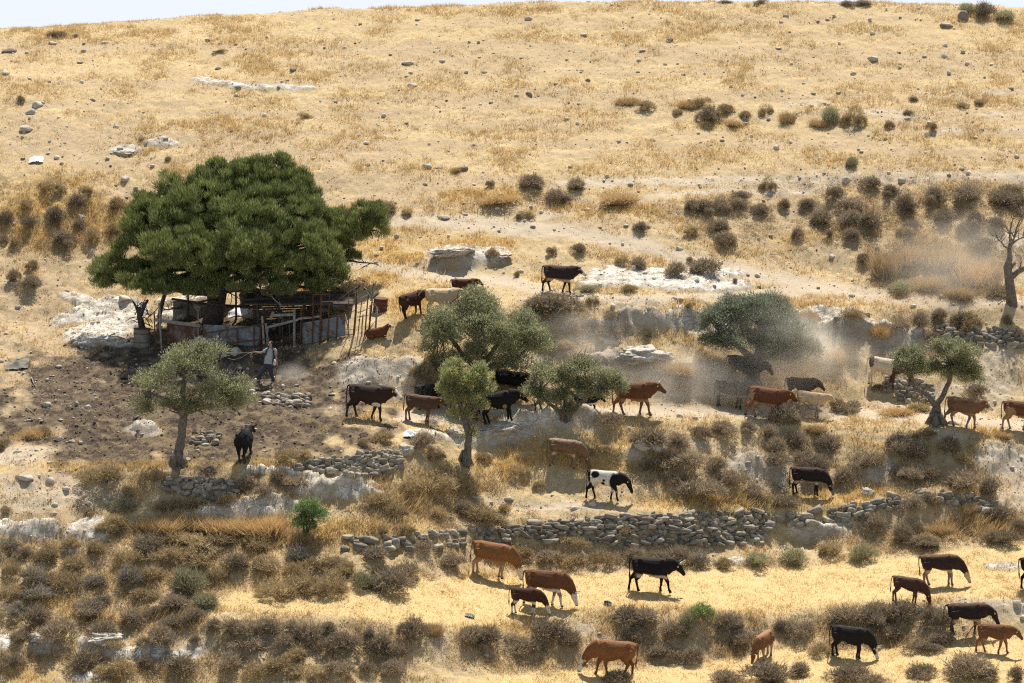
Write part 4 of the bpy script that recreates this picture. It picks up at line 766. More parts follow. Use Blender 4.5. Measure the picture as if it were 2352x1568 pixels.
def pine():
    b0 = at(486, 752); Y = b0.y + 0.3; root = empty('pine_tree', b0, 0, 'huge spreading green pine sheltering the cattle pen', 'tree'); inv = Matrix.Translation(-b0)
    q = lambda u, v, dy=0: P3(u, v, Y + dy); rnd = random.Random(11)
    for ch, rd, nm in [([(486,756,0),(492,720,0),(500,680,0),(512,620,.3),(525,560,.5),(530,500,.5)], [.52,.42,.38,.34,.28,.2], 'trunk'), ([(566,748,1.5),(570,715,1.5),(562,680,1.4),(590,620,1.2),(620,560,1)], [.30,.28,.26,.22,.16], 'trunk'), ([(368,760,.4),(366,725,.4),(374,690,.3),(390,640,.2)], [.10,.10,.09,.08], 'trunk')]:
        mb = MB(); pts = [q(*c) for c in ch]; pts[0].z = float(zat(pts[0].x, pts[0].y)) - .3; mb.tube(pts, rd, 12); t = mb.build(nm, BARKD, root, True); t.matrix_parent_inverse = inv
    LB = [(520,540,170,90,0),(620,450,100,70,.4),(560,440,110,60,.6),(625,395,48,30,.6),(555,400,60,30,.8),(430,460,80,48,1),(385,425,26,24,1),(400,530,110,66,-.6),(335,570,80,52,-.6),(270,615,58,36,-.6),(330,632,84,34,-1.2),(450,610,110,68,-2),
     (580,600,130,60,-2.2),(690,540,70,80,0),(700,460,44,46,.6),(690,620,80,44,-1.2),(815,500,62,34,.6),(850,530,40,40,.6),(800,560,50,46,.4),(750,560,40,56,.2),(560,650,110,26,-2.2),(400,655,100,22,-1.4),(240,640,30,20,-.4),(730,640,50,24,-1),(480,480,110,70,-.4),(640,520,100,80,-1.2),(350,490,50,40,.4),(300,560,30,40,0),(860,490,28,26,.8),(300,655,70,22,-1),(480,668,120,20,-2.6),(650,662,90,24,-2.2),(740,655,50,24,-1.2),(330,500,36,40,.2),(250,650,40,20,-.6),(580,500,110,70,-1.4),(430,590,84,78,-3),(560,600,96,84,-3.2),(680,590,78,82,-2.8),(745,620,48,56,-1),(380,668,90,24,-2.8),(700,660,76,26,-1.8),(330,650,60,26,-2.4),(600,670,90,18,-3.4),(420,676,80,14,-2.8),(720,560,60,50,-2),(765,530,50,50,.2),(780,585,50,34,.2),(600,380,24,18,.5),(650,385,20,16,.6),(470,405,26,20,.9),(520,398,24,20,.8),(700,420,26,24,.5),(230,625,24,16,0),(650,420,50,36,.4),(490,430,50,36,.9)]
    lb = lobes_px(LB, Y, .9); lm = MB()
    for (c, r_) in lb[::4]:
        a = q(*rnd.choice([(500,670,0),(512,620,.3),(525,560,.5),(590,620,1.2)])); pts = limb(lm, a, c, .13, .04, .08, 6, 6, rnd)
        for k in range(5): s_ = pts[rnd.randint(3, 6)]; limb(lm, s_, s_ + Vector((rnd.uniform(-1, 1) * r_[0], rnd.uniform(-1, 1) * r_[1], rnd.uniform(-.5, .8) * r_[2])), .04, .012, .12, 4, 4, rnd)
    for k in range(46):                            # bare dead twigs under the crown
        u = rnd.uniform(300, 860); v = rnd.uniform(640, 672); s_ = q(u, v, rnd.uniform(-2.5, .5)); limb(lm, s_, s_ + Vector((rnd.uniform(-1.3, 1.3), rnd.uniform(-.6, .3), rnd.uniform(-.9, .1))), .028, .007, .2, 4, 5, rnd)
    for (u0, v0, u1, v1) in [(500,690,420,705),(420,705,370,712),(780,600,870,608),(760,660,850,700),(700,655,800,690)]:
        pts = limb(lm, q(u0, v0, -.5), q(u1, v1, -.8), .06, .02, .1, 5, 6, rnd)
        for k in range(5): s_ = pts[rnd.randint(1, 6)]; limb(lm, s_, s_ + Vector((rnd.uniform(-.7, .7), rnd.uniform(-.3, .3), rnd.uniform(-.4, .5))), .02, .006, .15, 4, 3, rnd)
    l = lm.build('branches', BARKD, root, True); l.matrix_parent_inverse = inv
    cr, P = crown('crown', lb, 3000, 180, .19, [(.12,.145,.048),(.235,.265,.085),(.42,.43,.18)], PINE, root, 88, .22, .75, .74, .10); cr.matrix_parent_inverse = inv
pine()
#@@TREES_END

# ------------------------------------------------------------------ cattle
HIDE = vmat('hide', .72, .25, 40, .12); HORN = pmat('horn', (.62, .56, .45), (.30, .26, .20), 12, .5, .1); TAGM = pmat('ear_tag_yellow', (.75, .48, .04), (.8, .55, .06), 5, .5, 0); DARKM = pmat('eye_and_shade_dark', (.012, .01, .01), (.02, .015, .012), 5, .2, 0, spec=.6)
DB = (.028, .017, .012); BLK = (.012, .010, .010); RED = (.115, .046, .019); BRN = (.15, .07, .032); TAN = (.30, .18, .09); LTAN = (.52, .38, .23); WHT = (.66, .60, .50); DRED = (.062, .027, .015); OCH = (.21, .095, .035)
HEADS = {  # poll (x,z), muzzle (x,z), mid-neck (x,z)
 'walk': ((1.15, 1.23), (1.53, .95), (.95, 1.14)), 'up': ((1.12, 1.38), (1.50, 1.18), (.94, 1.22)), 'low': ((1.20, 1.06), (1.50, .72), (.97, 1.08)),
 'mid': ((1.28, .92), (1.52, .42), (1.0, 1.02)), 'graze': ((1.28, .54), (1.46, .09), (1.04, .86)), 'back': ((1.14, 1.40), (1.36, 1.20), (.95, 1.26))}
def cow_mesh(pose='walk', steps=(.0, .0, .0, .0), fat=1.0, calf=False, side=0.0, tail=0, udder=False, lie=False):
    mb = MB(); W_ = fat * (.9 if calf else 1)
    rings = [(-.86,1.10,.06,.05),(-.83,1.08,.17,.13),(-.74,1.05,.25,.20),(-.58,1.025,.305,.25),(-.40,1.02,.315,.27),(-.15,.985,.345,.30),(.12,.945,.385,.315),(.36,.93,.405,.295),(.56,.955,.385,.255),(.72,1.0,.31,.205),(.84,1.04,.20,.15),(.90,1.05,.08,.07)]
    V = []; F = []; seg = 16
    for (x, zc, hh, hw) in rings:
        if calf: hh *= .90; zc += .03
        for k in range(seg):
            t = 2 * math.pi * k / seg; c_, s_ = math.cos(t), math.sin(t)
            yy = hw * W_ * math.copysign(abs(c_) ** .85, c_); zz = hh * math.copysign(abs(s_) ** .85, s_)
            if s_ > 0: yy *= (1 - .28 * s_)
            V.append((x, yy, zc + zz))
    n = len(rings)
    for i in range(n - 1):
        for k in range(seg): k2 = (k + 1) % seg; F.append((i * seg + k, i * seg + k2, (i + 1) * seg + k2, (i + 1) * seg + k))
    F.append(tuple(range(seg))[::-1]); F.append(tuple((n - 1) * seg + k for k in range(seg))); mb.add(V, F)
    zt = .06 if calf else 0
    for s in (-1, 1):                              # hip hooks, pin bones, shoulder blades
        mb.ball((-.50, .20 * W_ * s, 1.245 - zt * .5), (.10, .05, .06)); mb.ball((-.80, .10 * s, 1.19), (.07, .05, .06)); mb.ball((.50, .165 * W_ * s, 1.12), (.13, .07, .21)); mb.ball((-.60, .17 * W_ * s, .94), (.22, .12, .26))
    mb.ball((.46, 0, 1.29), (.20, .055, .06)); mb.tube([(-.85, 0, 1.26), (-.5, 0, 1.315 - zt * .3), (0, 0, 1.285), (.4, 0, 1.31)], [.03, .035, .03, .04], 8)
    (px, pz), (mx, mz), (nx, nz) = HEADS[pose]; sy = side
    P = Vector((px, sy * .6, pz)); Mz = Vector((mx, sy, mz)) if not (pose == 'back') else Vector((px + .25, sy, mz)); NK = Vector((nx, sy * .25, nz))
    B0 = Vector((.68, 0, 1.06))
    k = .86 if calf else 1.0
    # neck: deep oval, dewlap
    mb.tube([B0, B0.lerp(NK, .55), NK, NK.lerp(P, .6), P], [.33 * k, .305 * k, .255 * k, .205 * k, .15 * k], 12, [.21, .185, .145, .12, .105])
    mb.tube([Vector((.62, 0, .80)), Vector((.80, 0, .76 if pz > .8 else .72)), NK + Vector((-.02, 0, -.20 * k))], [.10, .085, .06], 8, [.05, .04, .035])
    ax = (Mz - P).normalized(); upv = Vector((0, 1, 0)).cross(ax); upv = -upv if upv.z < 0 and abs(ax.z) < .9 else upv
    if upv.x < 0 and abs(ax.z) > .8: upv = -upv
    yv = upv.cross(ax).normalized()
    hl = (Mz - P).length; hp = []
    for t, hh, hw, off in [(-.16,.06,.05,0),(-.07,.13,.11,0),(.12,.148,.125,-.015),(.32,.138,.112,-.025),(.55,.105,.085,-.02),(.78,.088,.075,-.01),(.94,.085,.08,-.01),(1.03,.055,.055,-.01)]:
        hp.append((P + ax * (hl * t) + upv * off, hh, hw))
    V = []; F = []; seg = 12
    for c, hh, hw in hp:
        for q_ in range(seg):
            a = 2 * math.pi * q_ / seg; V.append(tuple(c + upv * (hh * math.sin(a)) + yv * (hw * math.cos(a))))
    n = len(hp)
    for i in range(n - 1):
        for q_ in range(seg): q2 = (q_ + 1) % seg; F.append((i * seg + q_, i * seg + q2, (i + 1) * seg + q2, (i + 1) * seg + q_))
    F.append(tuple(range(seg))[::-1]); F.append(tuple((n - 1) * seg + q_ for q_ in range(seg))); mb.add(V, F)
    for s in (-1, 1):
        e0 = P + yv * (.085 * s) + upv * .03 - ax * .01; e1 = e0 + yv * (.20 * s) - ax * .05 + Vector((0, 0, .02)); R3 = Matrix((((e1 - e0).normalized()), ax, upv)).transposed()
        mb.ball((e0 + e1) / 2, (.135, .062, .028), R3)
    # legs
    zb = 1.0
    def leg(pts, dx):
        z0 = pts[0][2]; out = []; rr = []
        for (x, y, z, r_) in pts: out.append(Vector((x + dx * max(0, (z0 - z)) / z0, y, z))); rr.append(r_)
        mb.tube(out, [q_ * (1.22 if q_ > .09 else 1.36) for q_ in rr], 9)
    if not lie:
        for s, st, be in ((-1, steps[0], 0), (1, steps[1], 0)):
            kn = .06 * max(0, st) ; leg([(.52,.13*s,1.0,.13),(.51,.14*s,.78,.105),(.50,.14*s,.62,.078),(.53+kn,.135*s,.42,.056),(.525+kn,.13*s,.38,.05),(.52,.13*s,.20,.037),(.515,.13*s,.12,.042),(.54,.13*s,.05,.05),(.55,.13*s,.0,.056)], st)
        for s, st in ((-1, steps[2]), (1, steps[3])):
            leg([(-.58,.13*s,1.02,.19),(-.52,.155*s,.82,.17),(-.50,.155*s,.68,.115),(-.60,.145*s,.54,.075),(-.69,.14*s,.47,.058),(-.67,.135*s,.40,.048),(-.63,.13*s,.20,.038),(-.62,.13*s,.12,.043),(-.59,.13*s,.05,.05),(-.58,.13*s,.0,.056)], st)
    else:
        for s in (-1, 1):
            mb.tube([(.50, .16 * s, .80), (.55, .22 * s, .64), (.80, .24 * s, .63), (.62, .25 * s, .60)], [.12, .075, .055, .04], 8)
            mb.tube([(-.55, .16 * s, .84), (-.30, .30 * s, .72), (-.55, .34 * s, .64), (-.25, .34 * s, .61)], [.19, .14, .07, .045], 8)
    # tail
    if tail == 0: tp = [(-.83,0,1.27),(-.93,0,1.22),(-.95,.01,1.0),(-.93,.02,.75),(-.92,.02,.60)]
    elif tail == 1: tp = [(-.83,0,1.27),(-1.0,.05,1.24),(-1.15,.10,1.05),(-1.28,.14,.86),(-1.36,.16,.74)]
    else: tp = [(-.83,0,1.27),(-.94,.10,1.2),(-.97,.22,1.0),(-.96,.30,.85),(-.95,.34,.72)]
    if not lie: mb.tube(tp + [tuple(Vector(tp[-1]) + (Vector(tp[-1]) - Vector(tp[-2])).normalized() * .22)], [.042,.036,.030,.028,.045,.022], 8)
    else: mb.tube([(-.83,0,1.2),(-.93,.1,1.0),(-.8,.3,.72)], [.04,.03,.04], 8)
    if udder: mb.ball((-.40, 0, .66), (.17, .13, .11))
    elif not calf: mb.tube([(-.05, 0, .60), (.0, 0, .56)], [.05, .03], 8)
    me = remesh(mb, .026, 'cow', 3)
    return me, dict(P=P, M=Mz, ax=ax, up=upv, yv=yv, NK=NK)
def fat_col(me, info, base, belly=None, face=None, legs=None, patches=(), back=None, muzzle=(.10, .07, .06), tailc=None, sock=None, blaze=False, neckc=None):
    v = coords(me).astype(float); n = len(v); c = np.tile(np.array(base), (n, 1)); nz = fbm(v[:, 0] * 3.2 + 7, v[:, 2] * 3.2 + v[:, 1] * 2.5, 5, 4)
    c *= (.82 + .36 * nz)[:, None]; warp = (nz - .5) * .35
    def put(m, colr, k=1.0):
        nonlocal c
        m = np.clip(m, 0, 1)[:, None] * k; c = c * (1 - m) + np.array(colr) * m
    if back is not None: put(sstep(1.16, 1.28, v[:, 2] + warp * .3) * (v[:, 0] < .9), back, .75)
    if legs is not None: put(sstep(.72, .5, v[:, 2] + warp * .4) * (v[:, 0] < .85) , legs)
    if sock is not None: put(sstep(.42, .3, v[:, 2] + warp * .3) * (v[:, 0] < 1.1) , sock)
    if belly is not None: put(sstep(.72, .64, v[:, 2] + warp * .35) * sstep(.52, .58, v[:, 2]) * sstep(-.75, -.5, v[:, 0]) * sstep(.9, .7, v[:, 0]), belly)
    for (x, z, rx, rz, colr) in patches: put(sstep(1.15, .9, np.hypot((v[:, 0] - x) / rx, (v[:, 2] - z) / rz) + warp * 1.1), colr)
    if neckc is not None: put(sstep(.62, .78, v[:, 0] + warp * .5), neckc)
    P = np.array(info['P']); ax = np.array(info['ax']); up = np.array(info['up']); yv = np.array(info['yv']); d = v - P; t = d @ ax; hgt = d @ up; ly = np.abs(d @ yv); L = np.linalg.norm(np.array(info['M']) - P)
    near = (t > -.12) & (ly < .135) & (np.abs(hgt) < .17) & (t < L + .1)
    if face is not None:
        m = near * (sstep(-.02, .05, t) if not blaze else sstep(.0, .04, t) * np.maximum(sstep(-.01, .05, hgt + warp * .1), sstep(L * .45, L * .6, t))); put(m, face)
    put(near * sstep(L * .90, L * .97, t), muzzle)
    if tailc is not None: put((v[:, 0] < -.88) * sstep(.80, .68, v[:, 2]), tailc)
    put(sstep(.075, .05, v[:, 2]) , (.05, .04, .035))
    setcol(me, np.clip(c, 0, 1)); me.materials.append(HIDE)
CACHE = {}
def cow(u, v, h, yaw, pose, steps, coat, label, fat=1.0, calf=False, side=0.0, tail=0, udder=False, horns=0, tagc=True, lie=False, dy=0.0, cat=None):
    """u,v: reference pixel between the four feet; h: pixels from the ground to the back"""
    p = at(u, v); Yc = p.y + dy; p = Vector((p.x / p.y * Yc, Yc, float(zat(p.x / p.y * Yc, Yc))))
    me, info = cow_mesh(pose, steps, fat, calf, side, tail, udder, lie); fat_col(me, info, **coat)
    s = h / ppm(p.y) / (1.30 if not lie else .76)
    kind = 'calf' if calf else 'cow'
    cx, cyw = math.cos(R(yaw)), math.sin(R(yaw))
    f = Vector((p.x + .5 * s * cx, p.y + .5 * s * cyw)); b_ = Vector((p.x - .6 * s * cx, p.y - .6 * s * cyw)); zf = float(zat(f.x, f.y)); zb = float(zat(b_.x, b_.y)); pit = math.atan2(zf - zb, 1.1 * s); pit = max(-.16, min(.16, pit))
    root = empty(kind, (p.x, p.y, (zf + zb) / 2 + .0 - (.56 * s if lie else 0)), 0, label, cat or kind, 'herd of cattle'); root.rotation_euler = (0, -pit, R(yaw)); root.scale = (s * .88, s, s)
    root.rotation_mode = 'XYZ'
    obj('body', me, root)
    P, ax, up, yv = info['P'], info['ax'], info['up'], info['yv']; hl = (info['M'] - P).length
    for s_ in (-1, 1):
        e = MB(); e.ball(P + ax * hl * .36 + yv * (.088 * s_) + up * .045, .02, n=1); e.build('eye', DARKM, root)
        if horns:
            hb = P + up * .09 + yv * (.07 * s_) - ax * .01; L = .10 + .13 * horns; m_ = MB()
            m_.tube([hb, hb + yv * (L * .55 * s_) + up * (L * .2), hb + yv * (L * .85 * s_) + up * (L * .8) + ax * .03, hb + yv * (L * .8 * s_) + up * (L * 1.35) + ax * .05], [.032, .028, .02, .007], 8); m_.build('horn', HORN, root, True)
    if tagc:
        for s_ in (-1, 1):
            m_ = MB(); m_.box(P + yv * (.20 * s_) - ax * .03 + up * .0 + Vector((0, 0, -.03)), (.05, .012, .065)); m_.build('ear_tag', TAGM, root)
    return root
W1 = (.20, -.26, -.24, .22); W2 = (-.26, .24, .22, -.28); ST = (.07, -.10, -.09, .10); ST2 = (-.09, .06, .12, -.06); W3 = (.30, -.18, .20, -.28)
BB = dict(base=DB, face=WHT, belly=WHT)
cow(1280, 672, 61, -4, 'walk', W1, dict(base=(.040,.026,.022), face=WHT, belly=LTAN, back=(.09,.05,.035), blaze=True), 'dark brown cow with white face walking past the white rock slab', udder=True, horns=.5)
cow(948, 724, 54, 42, 'low', ST, dict(base=DRED, sock=BLK), 'reddish brown cow seen from behind beside the pen, leftmost of the upper group', side=-.3)
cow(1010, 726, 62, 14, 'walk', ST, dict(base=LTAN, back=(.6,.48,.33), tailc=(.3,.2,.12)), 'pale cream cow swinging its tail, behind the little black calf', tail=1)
cow(1062, 716, 46, 6, 'walk', ST, dict(base=DRED, back=(.16,.06,.035)), 'dark red cow half hidden behind the largest olive crown', dy=1.2)
cow(1032, 724, 38, 6, 'walk', ST, dict(base=BLK, face=WHT), 'small black calf with white face in front of the cream cow', calf=True, dy=-.8)
cow(868, 778, 25, 8, 'up', ST, dict(base=(.125,.046,.02), face=WHT, blaze=True), 'red-brown calf lying down on the straw beside the pen', calf=True, lie=True)
cow(838, 962, 76, -3, 'walk', W1, dict(base=(.036,.020,.014), face=WHT, patches=[(.45,.62,.2,.09,WHT)], blaze=True, tailc=(.2,.12,.08)), 'dark brown young bull with white face walking out of the yard', horns=.3)
cow(960, 969, 60, -6, 'walk', ST, dict(base=(.085,.048,.032), legs=(.14,.08,.05), back=(.15,.085,.05)), 'brown calf standing on the track in front of a black cow', calf=True, side=.15)
cow(985, 955, 56, 30, 'low', ST, dict(base=BLK), 'black cow turned away behind the brown calf', dy=.8, tagc=False)
cow(1070, 966, 62, 0, 'walk', ST, dict(base=RED, face=WHT, belly=WHT, legs=RED), 'red cow with white face behind the small yellow-green olive', dy=.2)
cow(1148, 965, 70, -2, 'low', ST, dict(base=BLK, patches=[(-.42,.70,.14,.10,TAN),(.36,.66,.10,.1,TAN)], legs=BLK), 'black cow with tan patches under its belly, right of the small olive', fat=1.05, side=.1)
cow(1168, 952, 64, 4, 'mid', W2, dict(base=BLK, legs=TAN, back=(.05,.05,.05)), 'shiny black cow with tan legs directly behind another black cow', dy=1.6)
cow(1262, 944, 56, 0, 'walk', W3, dict(base=(.02,.018,.016), belly=TAN, legs=(.10,.08,.06)), 'black cow with tan belly striding behind the V-shaped olive', dy=1.0)
cow(1345, 942, 46, -2, 'low', W2, dict(base=BLK, belly=WHT, patches=[(-.3,1.2,.25,.2,(.3,.3,.3))]), 'black and white cow nosing the tail of the horned cow', dy=.6)
cow(1452, 954, 74, 2, 'walk', W3, dict(base=(.125,.052,.022), belly=TAN, legs=(.17,.08,.045), patches=[(-.78,.85,.12,.3,TAN)]), 'big red-brown cow with upright horns leading the group on the track', horns=1.1)
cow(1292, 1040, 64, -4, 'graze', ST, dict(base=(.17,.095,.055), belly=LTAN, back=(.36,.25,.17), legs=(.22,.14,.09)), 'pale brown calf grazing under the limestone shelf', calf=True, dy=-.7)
cow(1674, 946, 62, 8, 'low', ST, dict(base=(.03,.026,.024), belly=TAN), 'dark cow standing in the dust left of the red cow', dy=.6, tagc=False)
cow(1702, 944, 68, 4, 'low', ST, dict(base=(.04,.032,.03)), 'dusty dark cow behind the dark and red cows', dy=1.8, tagc=False)
cow(1752, 960, 70, -2, 'walk', W2, dict(base=(.12,.045,.019), back=(.18,.065,.032), patches=[(-.78,.82,.14,.35,TAN)], belly=TAN, legs=(.24,.14,.09), tailc=(.3,.10,.05)), 'chestnut red cow with short white horns under the dusty olive', horns=.7, udder=True)
cow(1836, 944, 56, -4, 'low', W1, dict(base=(.05,.035,.03)), 'dark brown cow behind the tan calf', dy=1.0, tagc=False)
cow(1856, 957, 56, -8, 'walk', ST, dict(base=LTAN, belly=(.6,.5,.36), legs=(.36,.27,.19)), 'sandy tan calf following the red cow', calf=True)
cow(2024, 891, 64, -4, 'mid', ST, dict(base=(.58,.47,.34), patches=[(-.74,1.12,.15,.28,(.07,.04,.03)),(.72,.9,.3,.5,(.09,.045,.03)),(.55,.35,.2,.4,(.09,.045,.03))], neckc=(.09,.045,.03)), 'white cow with brown rump and shoulders behind the twin-crowned olive')
cow(2206, 979, 66, -2, 'walk', W2, dict(base=(.17,.088,.048), face=WHT, back=(.34,.22,.13), legs=(.22,.14,.09), blaze=True, belly=TAN), 'fawn brown cow walking right from the twin-crowned olive', udder=True)
cow(2338, 988, 66, -2, 'walk', W1, dict(base=(.125,.05,.023), legs=(.34,.21,.12), patches=[(-.5,.75,.3,.3,TAN)], belly=TAN), 'red and tan cow cut off by the right edge on the track')
cow(563, 1056, 68, 80, 'walk', ST, dict(base=(.013,.013,.014), sock=(.05,.03,.02)), 'black cow seen from behind standing at the edge of the dark yard', fat=1.15, side=-.14)
cow(1384, 1148, 66, -8, 'mid', (.28,-.12,-.26,.20), dict(base=(.62,.57,.48), patches=[(-.45,1.14,.22,.15,BLK),(-.82,1.0,.13,.5,BLK),(-.7,.45,.2,.32,BLK),(.02,.90,.07,.06,BLK),(-.02,.74,.10,.09,BLK),(.62,.85,.30,.4,BLK)], neckc=BLK, sock=BLK, muzzle=(.05,.04,.04)), 'white calf with black patches walking on the golden slope', calf=True)
cow(1852, 1140, 64, -10, 'graze', ST, dict(base=(.022,.014,.013), belly=LTAN, back=(.07,.03,.022), face=(.2,.15,.12), blaze=True), 'black-brown calf grazing beside the scrub bank', calf=True)
cow(1122, 1328, 78, -6, 'graze', ST, dict(base=OCH, face=WHT, legs=(.42,.28,.17), belly=TAN, back=(.26,.12,.05)), 'light brown cow with white face grazing, upper of the three in the straw field', horns=.5)
cow(1248, 1392, 80, -8, 'graze', W3, dict(base=(.14,.058,.026), face=WHT, legs=(.30,.18,.11), belly=WHT, sock=WHT), 'brown cow with white muzzle grazing beside its dark red calf', horns=.5)
cow(1204, 1402, 60, -4, 'graze', ST, dict(base=(.06,.025,.014), belly=WHT, face=WHT, sock=WHT), 'dark red calf with white belly in front of the brown cow', calf=True, dy=-.4)
cow(1492, 1358, 78, -2, 'low', (.38,-.06,.10,-.34), dict(base=BLK, belly=(.5,.36,.24), back=(.035,.02,.016)), 'black horned bull striding alone across the straw field', horns=.9, fat=1.05)
cow(1408, 1556, 82, 186, 'graze', W1, dict(base=(.18,.078,.031), face=WHT, back=(.25,.11,.045), blaze=True), 'brown cow facing left, grazing at the bottom edge', udder=True, fat=1.05)
cow(1757, 1512, 60, 240, 'graze', ST, dict(base=(.19,.085,.037), back=(.38,.2,.1), legs=(.4,.27,.17)), 'brown cow grazing head-on behind a grey bush', horns=.6, side=-.1)
cow(1946, 1510, 72, -14, 'graze', ST, dict(base=(.018,.014,.013), face=WHT, blaze=True, tailc=(.3,.14,.07)), 'black horned cow with white blaze grazing behind a grey bush', horns=.7)
cow(2078, 1384, 60, -6, 'graze', ST, dict(base=(.075,.035,.024), legs=(.13,.07,.05), back=(.13,.07,.045)), 'dark brown calf grazing on the straw behind the thorn bushes', calf=True)
cow(2158, 1345, 72, -6, 'graze', ST, dict(base=(.04,.025,.02), belly=LTAN, legs=(.25,.17,.12), back=(.20,.10,.05), face=LTAN), 'black calf with brown back and pale muzzle, upper right of the straw field', calf=True)
cow(2218, 1490, 76, 6, 'mid', ST, dict(base=(.03,.02,.017), belly=LTAN, back=(.14,.07,.04), legs=(.09,.06,.045)), 'black-brown calf partly behind the reddish calf', calf=True, dy=1.0, tail=2)
cow(2280, 1500, 66, -8, 'low', W2, dict(base=(.16,.07,.032), legs=(.26,.12,.065), belly=TAN), 'reddish brown calf with yellow ear tags, lower right', calf=True, tail=1)
cow(2385, 1352, 72, 0, 'walk', W1, dict(base=BLK), 'black cow entering at the right edge, only its hind leg in view')

# ------------------------------------------------------------------ the herdsman
SKIN = pmat('skin', (.36, .20, .13), (.42, .24, .16), 8, .6, .05); SHIRT = pmat('shirt_grey', (.34, .33, .34), (.42, .41, .42), 12, .95, .3, 30); JEAN = pmat('jeans_dark', (.030, .034, .045), (.055, .06, .075), 14, .95, .3, 40)
HAIR = pmat('hair_black', (.012, .01, .009), (.03, .024, .02), 20, .6, .5, 40); STRAP = pmat('pack_black', (.02, .023, .03), (.05, .055, .065), 10, .7, .2); BAGM = pmat('white_bag', (.6, .6, .58), (.72, .72, .70), 6, .6, .4, 10); SHOE = pmat('shoe_dusty', (.12, .10, .085), (.22, .18, .14), 12, .95, .3)
ROPE = pmat('rope', (.42, .36, .27), (.55, .48, .38), 30, .9, .3); STICK = pmat('stick_wood', (.13, .09, .06), (.2, .14, .09), 14, .9, .4)
def herdsman():
    b0 = at(621, 880); s = 97 / ppm(b0.y) / 1.80; root = empty('person', b0, 0, 'young man in grey t-shirt and dark jeans with a backpack, arm stretched to the left', 'person')
    root.scale = (s, s, s)
    q = lambda px, py, y=0.0: Vector(((px - 690) / 541.0, y, (1310 - py) / 541.0))
    m = MB()
    # torso, neck, head (image left = -x), body faces the camera (-y)
    m.tube([q(640,880), q(640,800), q(660,700), q(690,580), q(700,520), q(705,490)], [.16,.145,.155,.185,.17,.07], 12, [.11,.10,.11,.125,.10,.07])
    m.tube([q(705,500), q(704,470,-.01), q(698,440,-.01)], [.062,.056,.056], 10)
    m.ball(q(694,400,-.015), (.080, .098, .118)); m.ball(q(682,425,-.05), (.055, .06, .065))
    hd = q(694,400,-.015); fd = Vector((-.75, -.66, 0)).normalized()
    m.ball(hd + fd * .10 + Vector((0, 0, -.02)), (.018, .018, .026)); m.ball(hd + fd * .085 + Vector((0, 0, -.062)), (.03, .03, .014))
    for e in (1, -1): m.ball(hd + Vector((-fd.y, fd.x, 0)) * (.078 * e) + Vector((0, 0, -.01)), (.022, .022, .034))
    def arm(pts, rd, fdir, palm):
        m.tube(pts, rd, 9); w_ = pts[-1]; f = Vector(fdir).normalized(); sv = Vector(palm).normalized()
        m.tube([w_, w_ + f * .09], [.032, .042], 8, [.022, .02])
        for i, L in enumerate((.062, .072, .068, .052)):
            o_ = w_ + f * .085 + sv * (-.030 + .02 * i); m.tube([o_, o_ + f * L * .55, o_ + f * L * .85 + Vector((0, 0, -.018)) + f.cross(sv) * .012], [.0105, .0095, .008], 6)
        o_ = w_ + f * .035 - sv * .035; m.tube([o_, o_ - sv * .03 + f * .03, o_ - sv * .028 + f * .06], [.013, .0115, .009], 6)
    arm([q(612,520), q(560,560,-.02), q(480,598,-.05), q(400,592,-.08), q(352,578,-.1)], [.066,.056,.045,.038,.028], (-1, -.1, -.02), (0, .3, -1))
    arm([q(800,530), q(812,620,.0), q(824,700,-.01), q(838,780,-.04), q(848,850,-.06)], [.066,.054,.044,.037,.028], (.1, -.1, -1), (0, -1, .1))
    for ch in ([q(600,870), q(530,1000,-.05), q(440,1130,-.12), q(405,1270,-.06)], [q(680,870), q(690,1000,.02), q(730,1130,.0), q(750,1260,.02)]): m.tube(ch, [.10,.085,.058,.042], 10)
    body = obj('body', remesh(m, .011, 'body', 2), root); body.data.materials.append(SKIN)
    t = MB()
    t.tube([q(640,855), q(642,800), q(660,700), q(688,580), q(702,515), q(706,488)], [.19,.175,.178,.205,.19,.085], 14, [.135,.13,.13,.145,.12,.08])
    t.tube([q(640,525), q(590,545,-.01), q(530,575,-.03)], [.095,.082,.07], 10); t.tube([q(775,520), q(808,560), q(820,640)], [.09,.082,.07], 10)
    obj('shirt', remesh(t, .014, 'shirt', 3), root).data.materials.append(SHIRT)
    j = MB(); j.tube([q(640,930), q(638,880), q(640,840)], [.13,.165,.168], 12, [.12,.12,.125])
    j.tube([q(600,890), q(530,1000,-.05), q(445,1130,-.12), q(412,1230,-.08), q(418,1290,-.06)], [.118,.11,.085,.075,.072], 11); j.tube([q(675,890), q(690,1000,.02), q(728,1130,.0), q(748,1230,.02), q(752,1275,.02)], [.118,.108,.082,.07,.068], 11)
    obj('jeans', remesh(j, .014, 'jeans', 3), root).data.materials.append(JEAN)
    for c, d in ((q(395,1300,-.12), (-.5, -.5)), (q(745,1310,-.04), (-.35, -.8))):
        z_ = MB(); d = Vector((d[0], d[1], 0)).normalized(); z_.tube([c - d * .10, c - d * .04, c + d * .07, c + d * .15], [.045,.05,.045,.03], 10, [.042,.046,.046,.035]); z_.build('shoe', SHOE, root, True)
    h_ = MB(); rr = random.Random(8); h_.ball(hd + Vector((.022, .03, .035)), (.090, .098, .105))
    for k in range(60):
        a = rr.uniform(0, 6.28); e = rr.uniform(.1, 1.2); d = Vector((math.cos(a) * math.cos(e), math.sin(a) * math.cos(e) , math.sin(e)))
        if d.dot(fd) > .55: continue
        p = hd + Vector((.022, .03, .035)) + d * .085; h_.tube([p, p + d * .04 + Vector((0, 0, -.015))], [.022, .006], 5)
    h_.build('hair', HAIR, root, True)
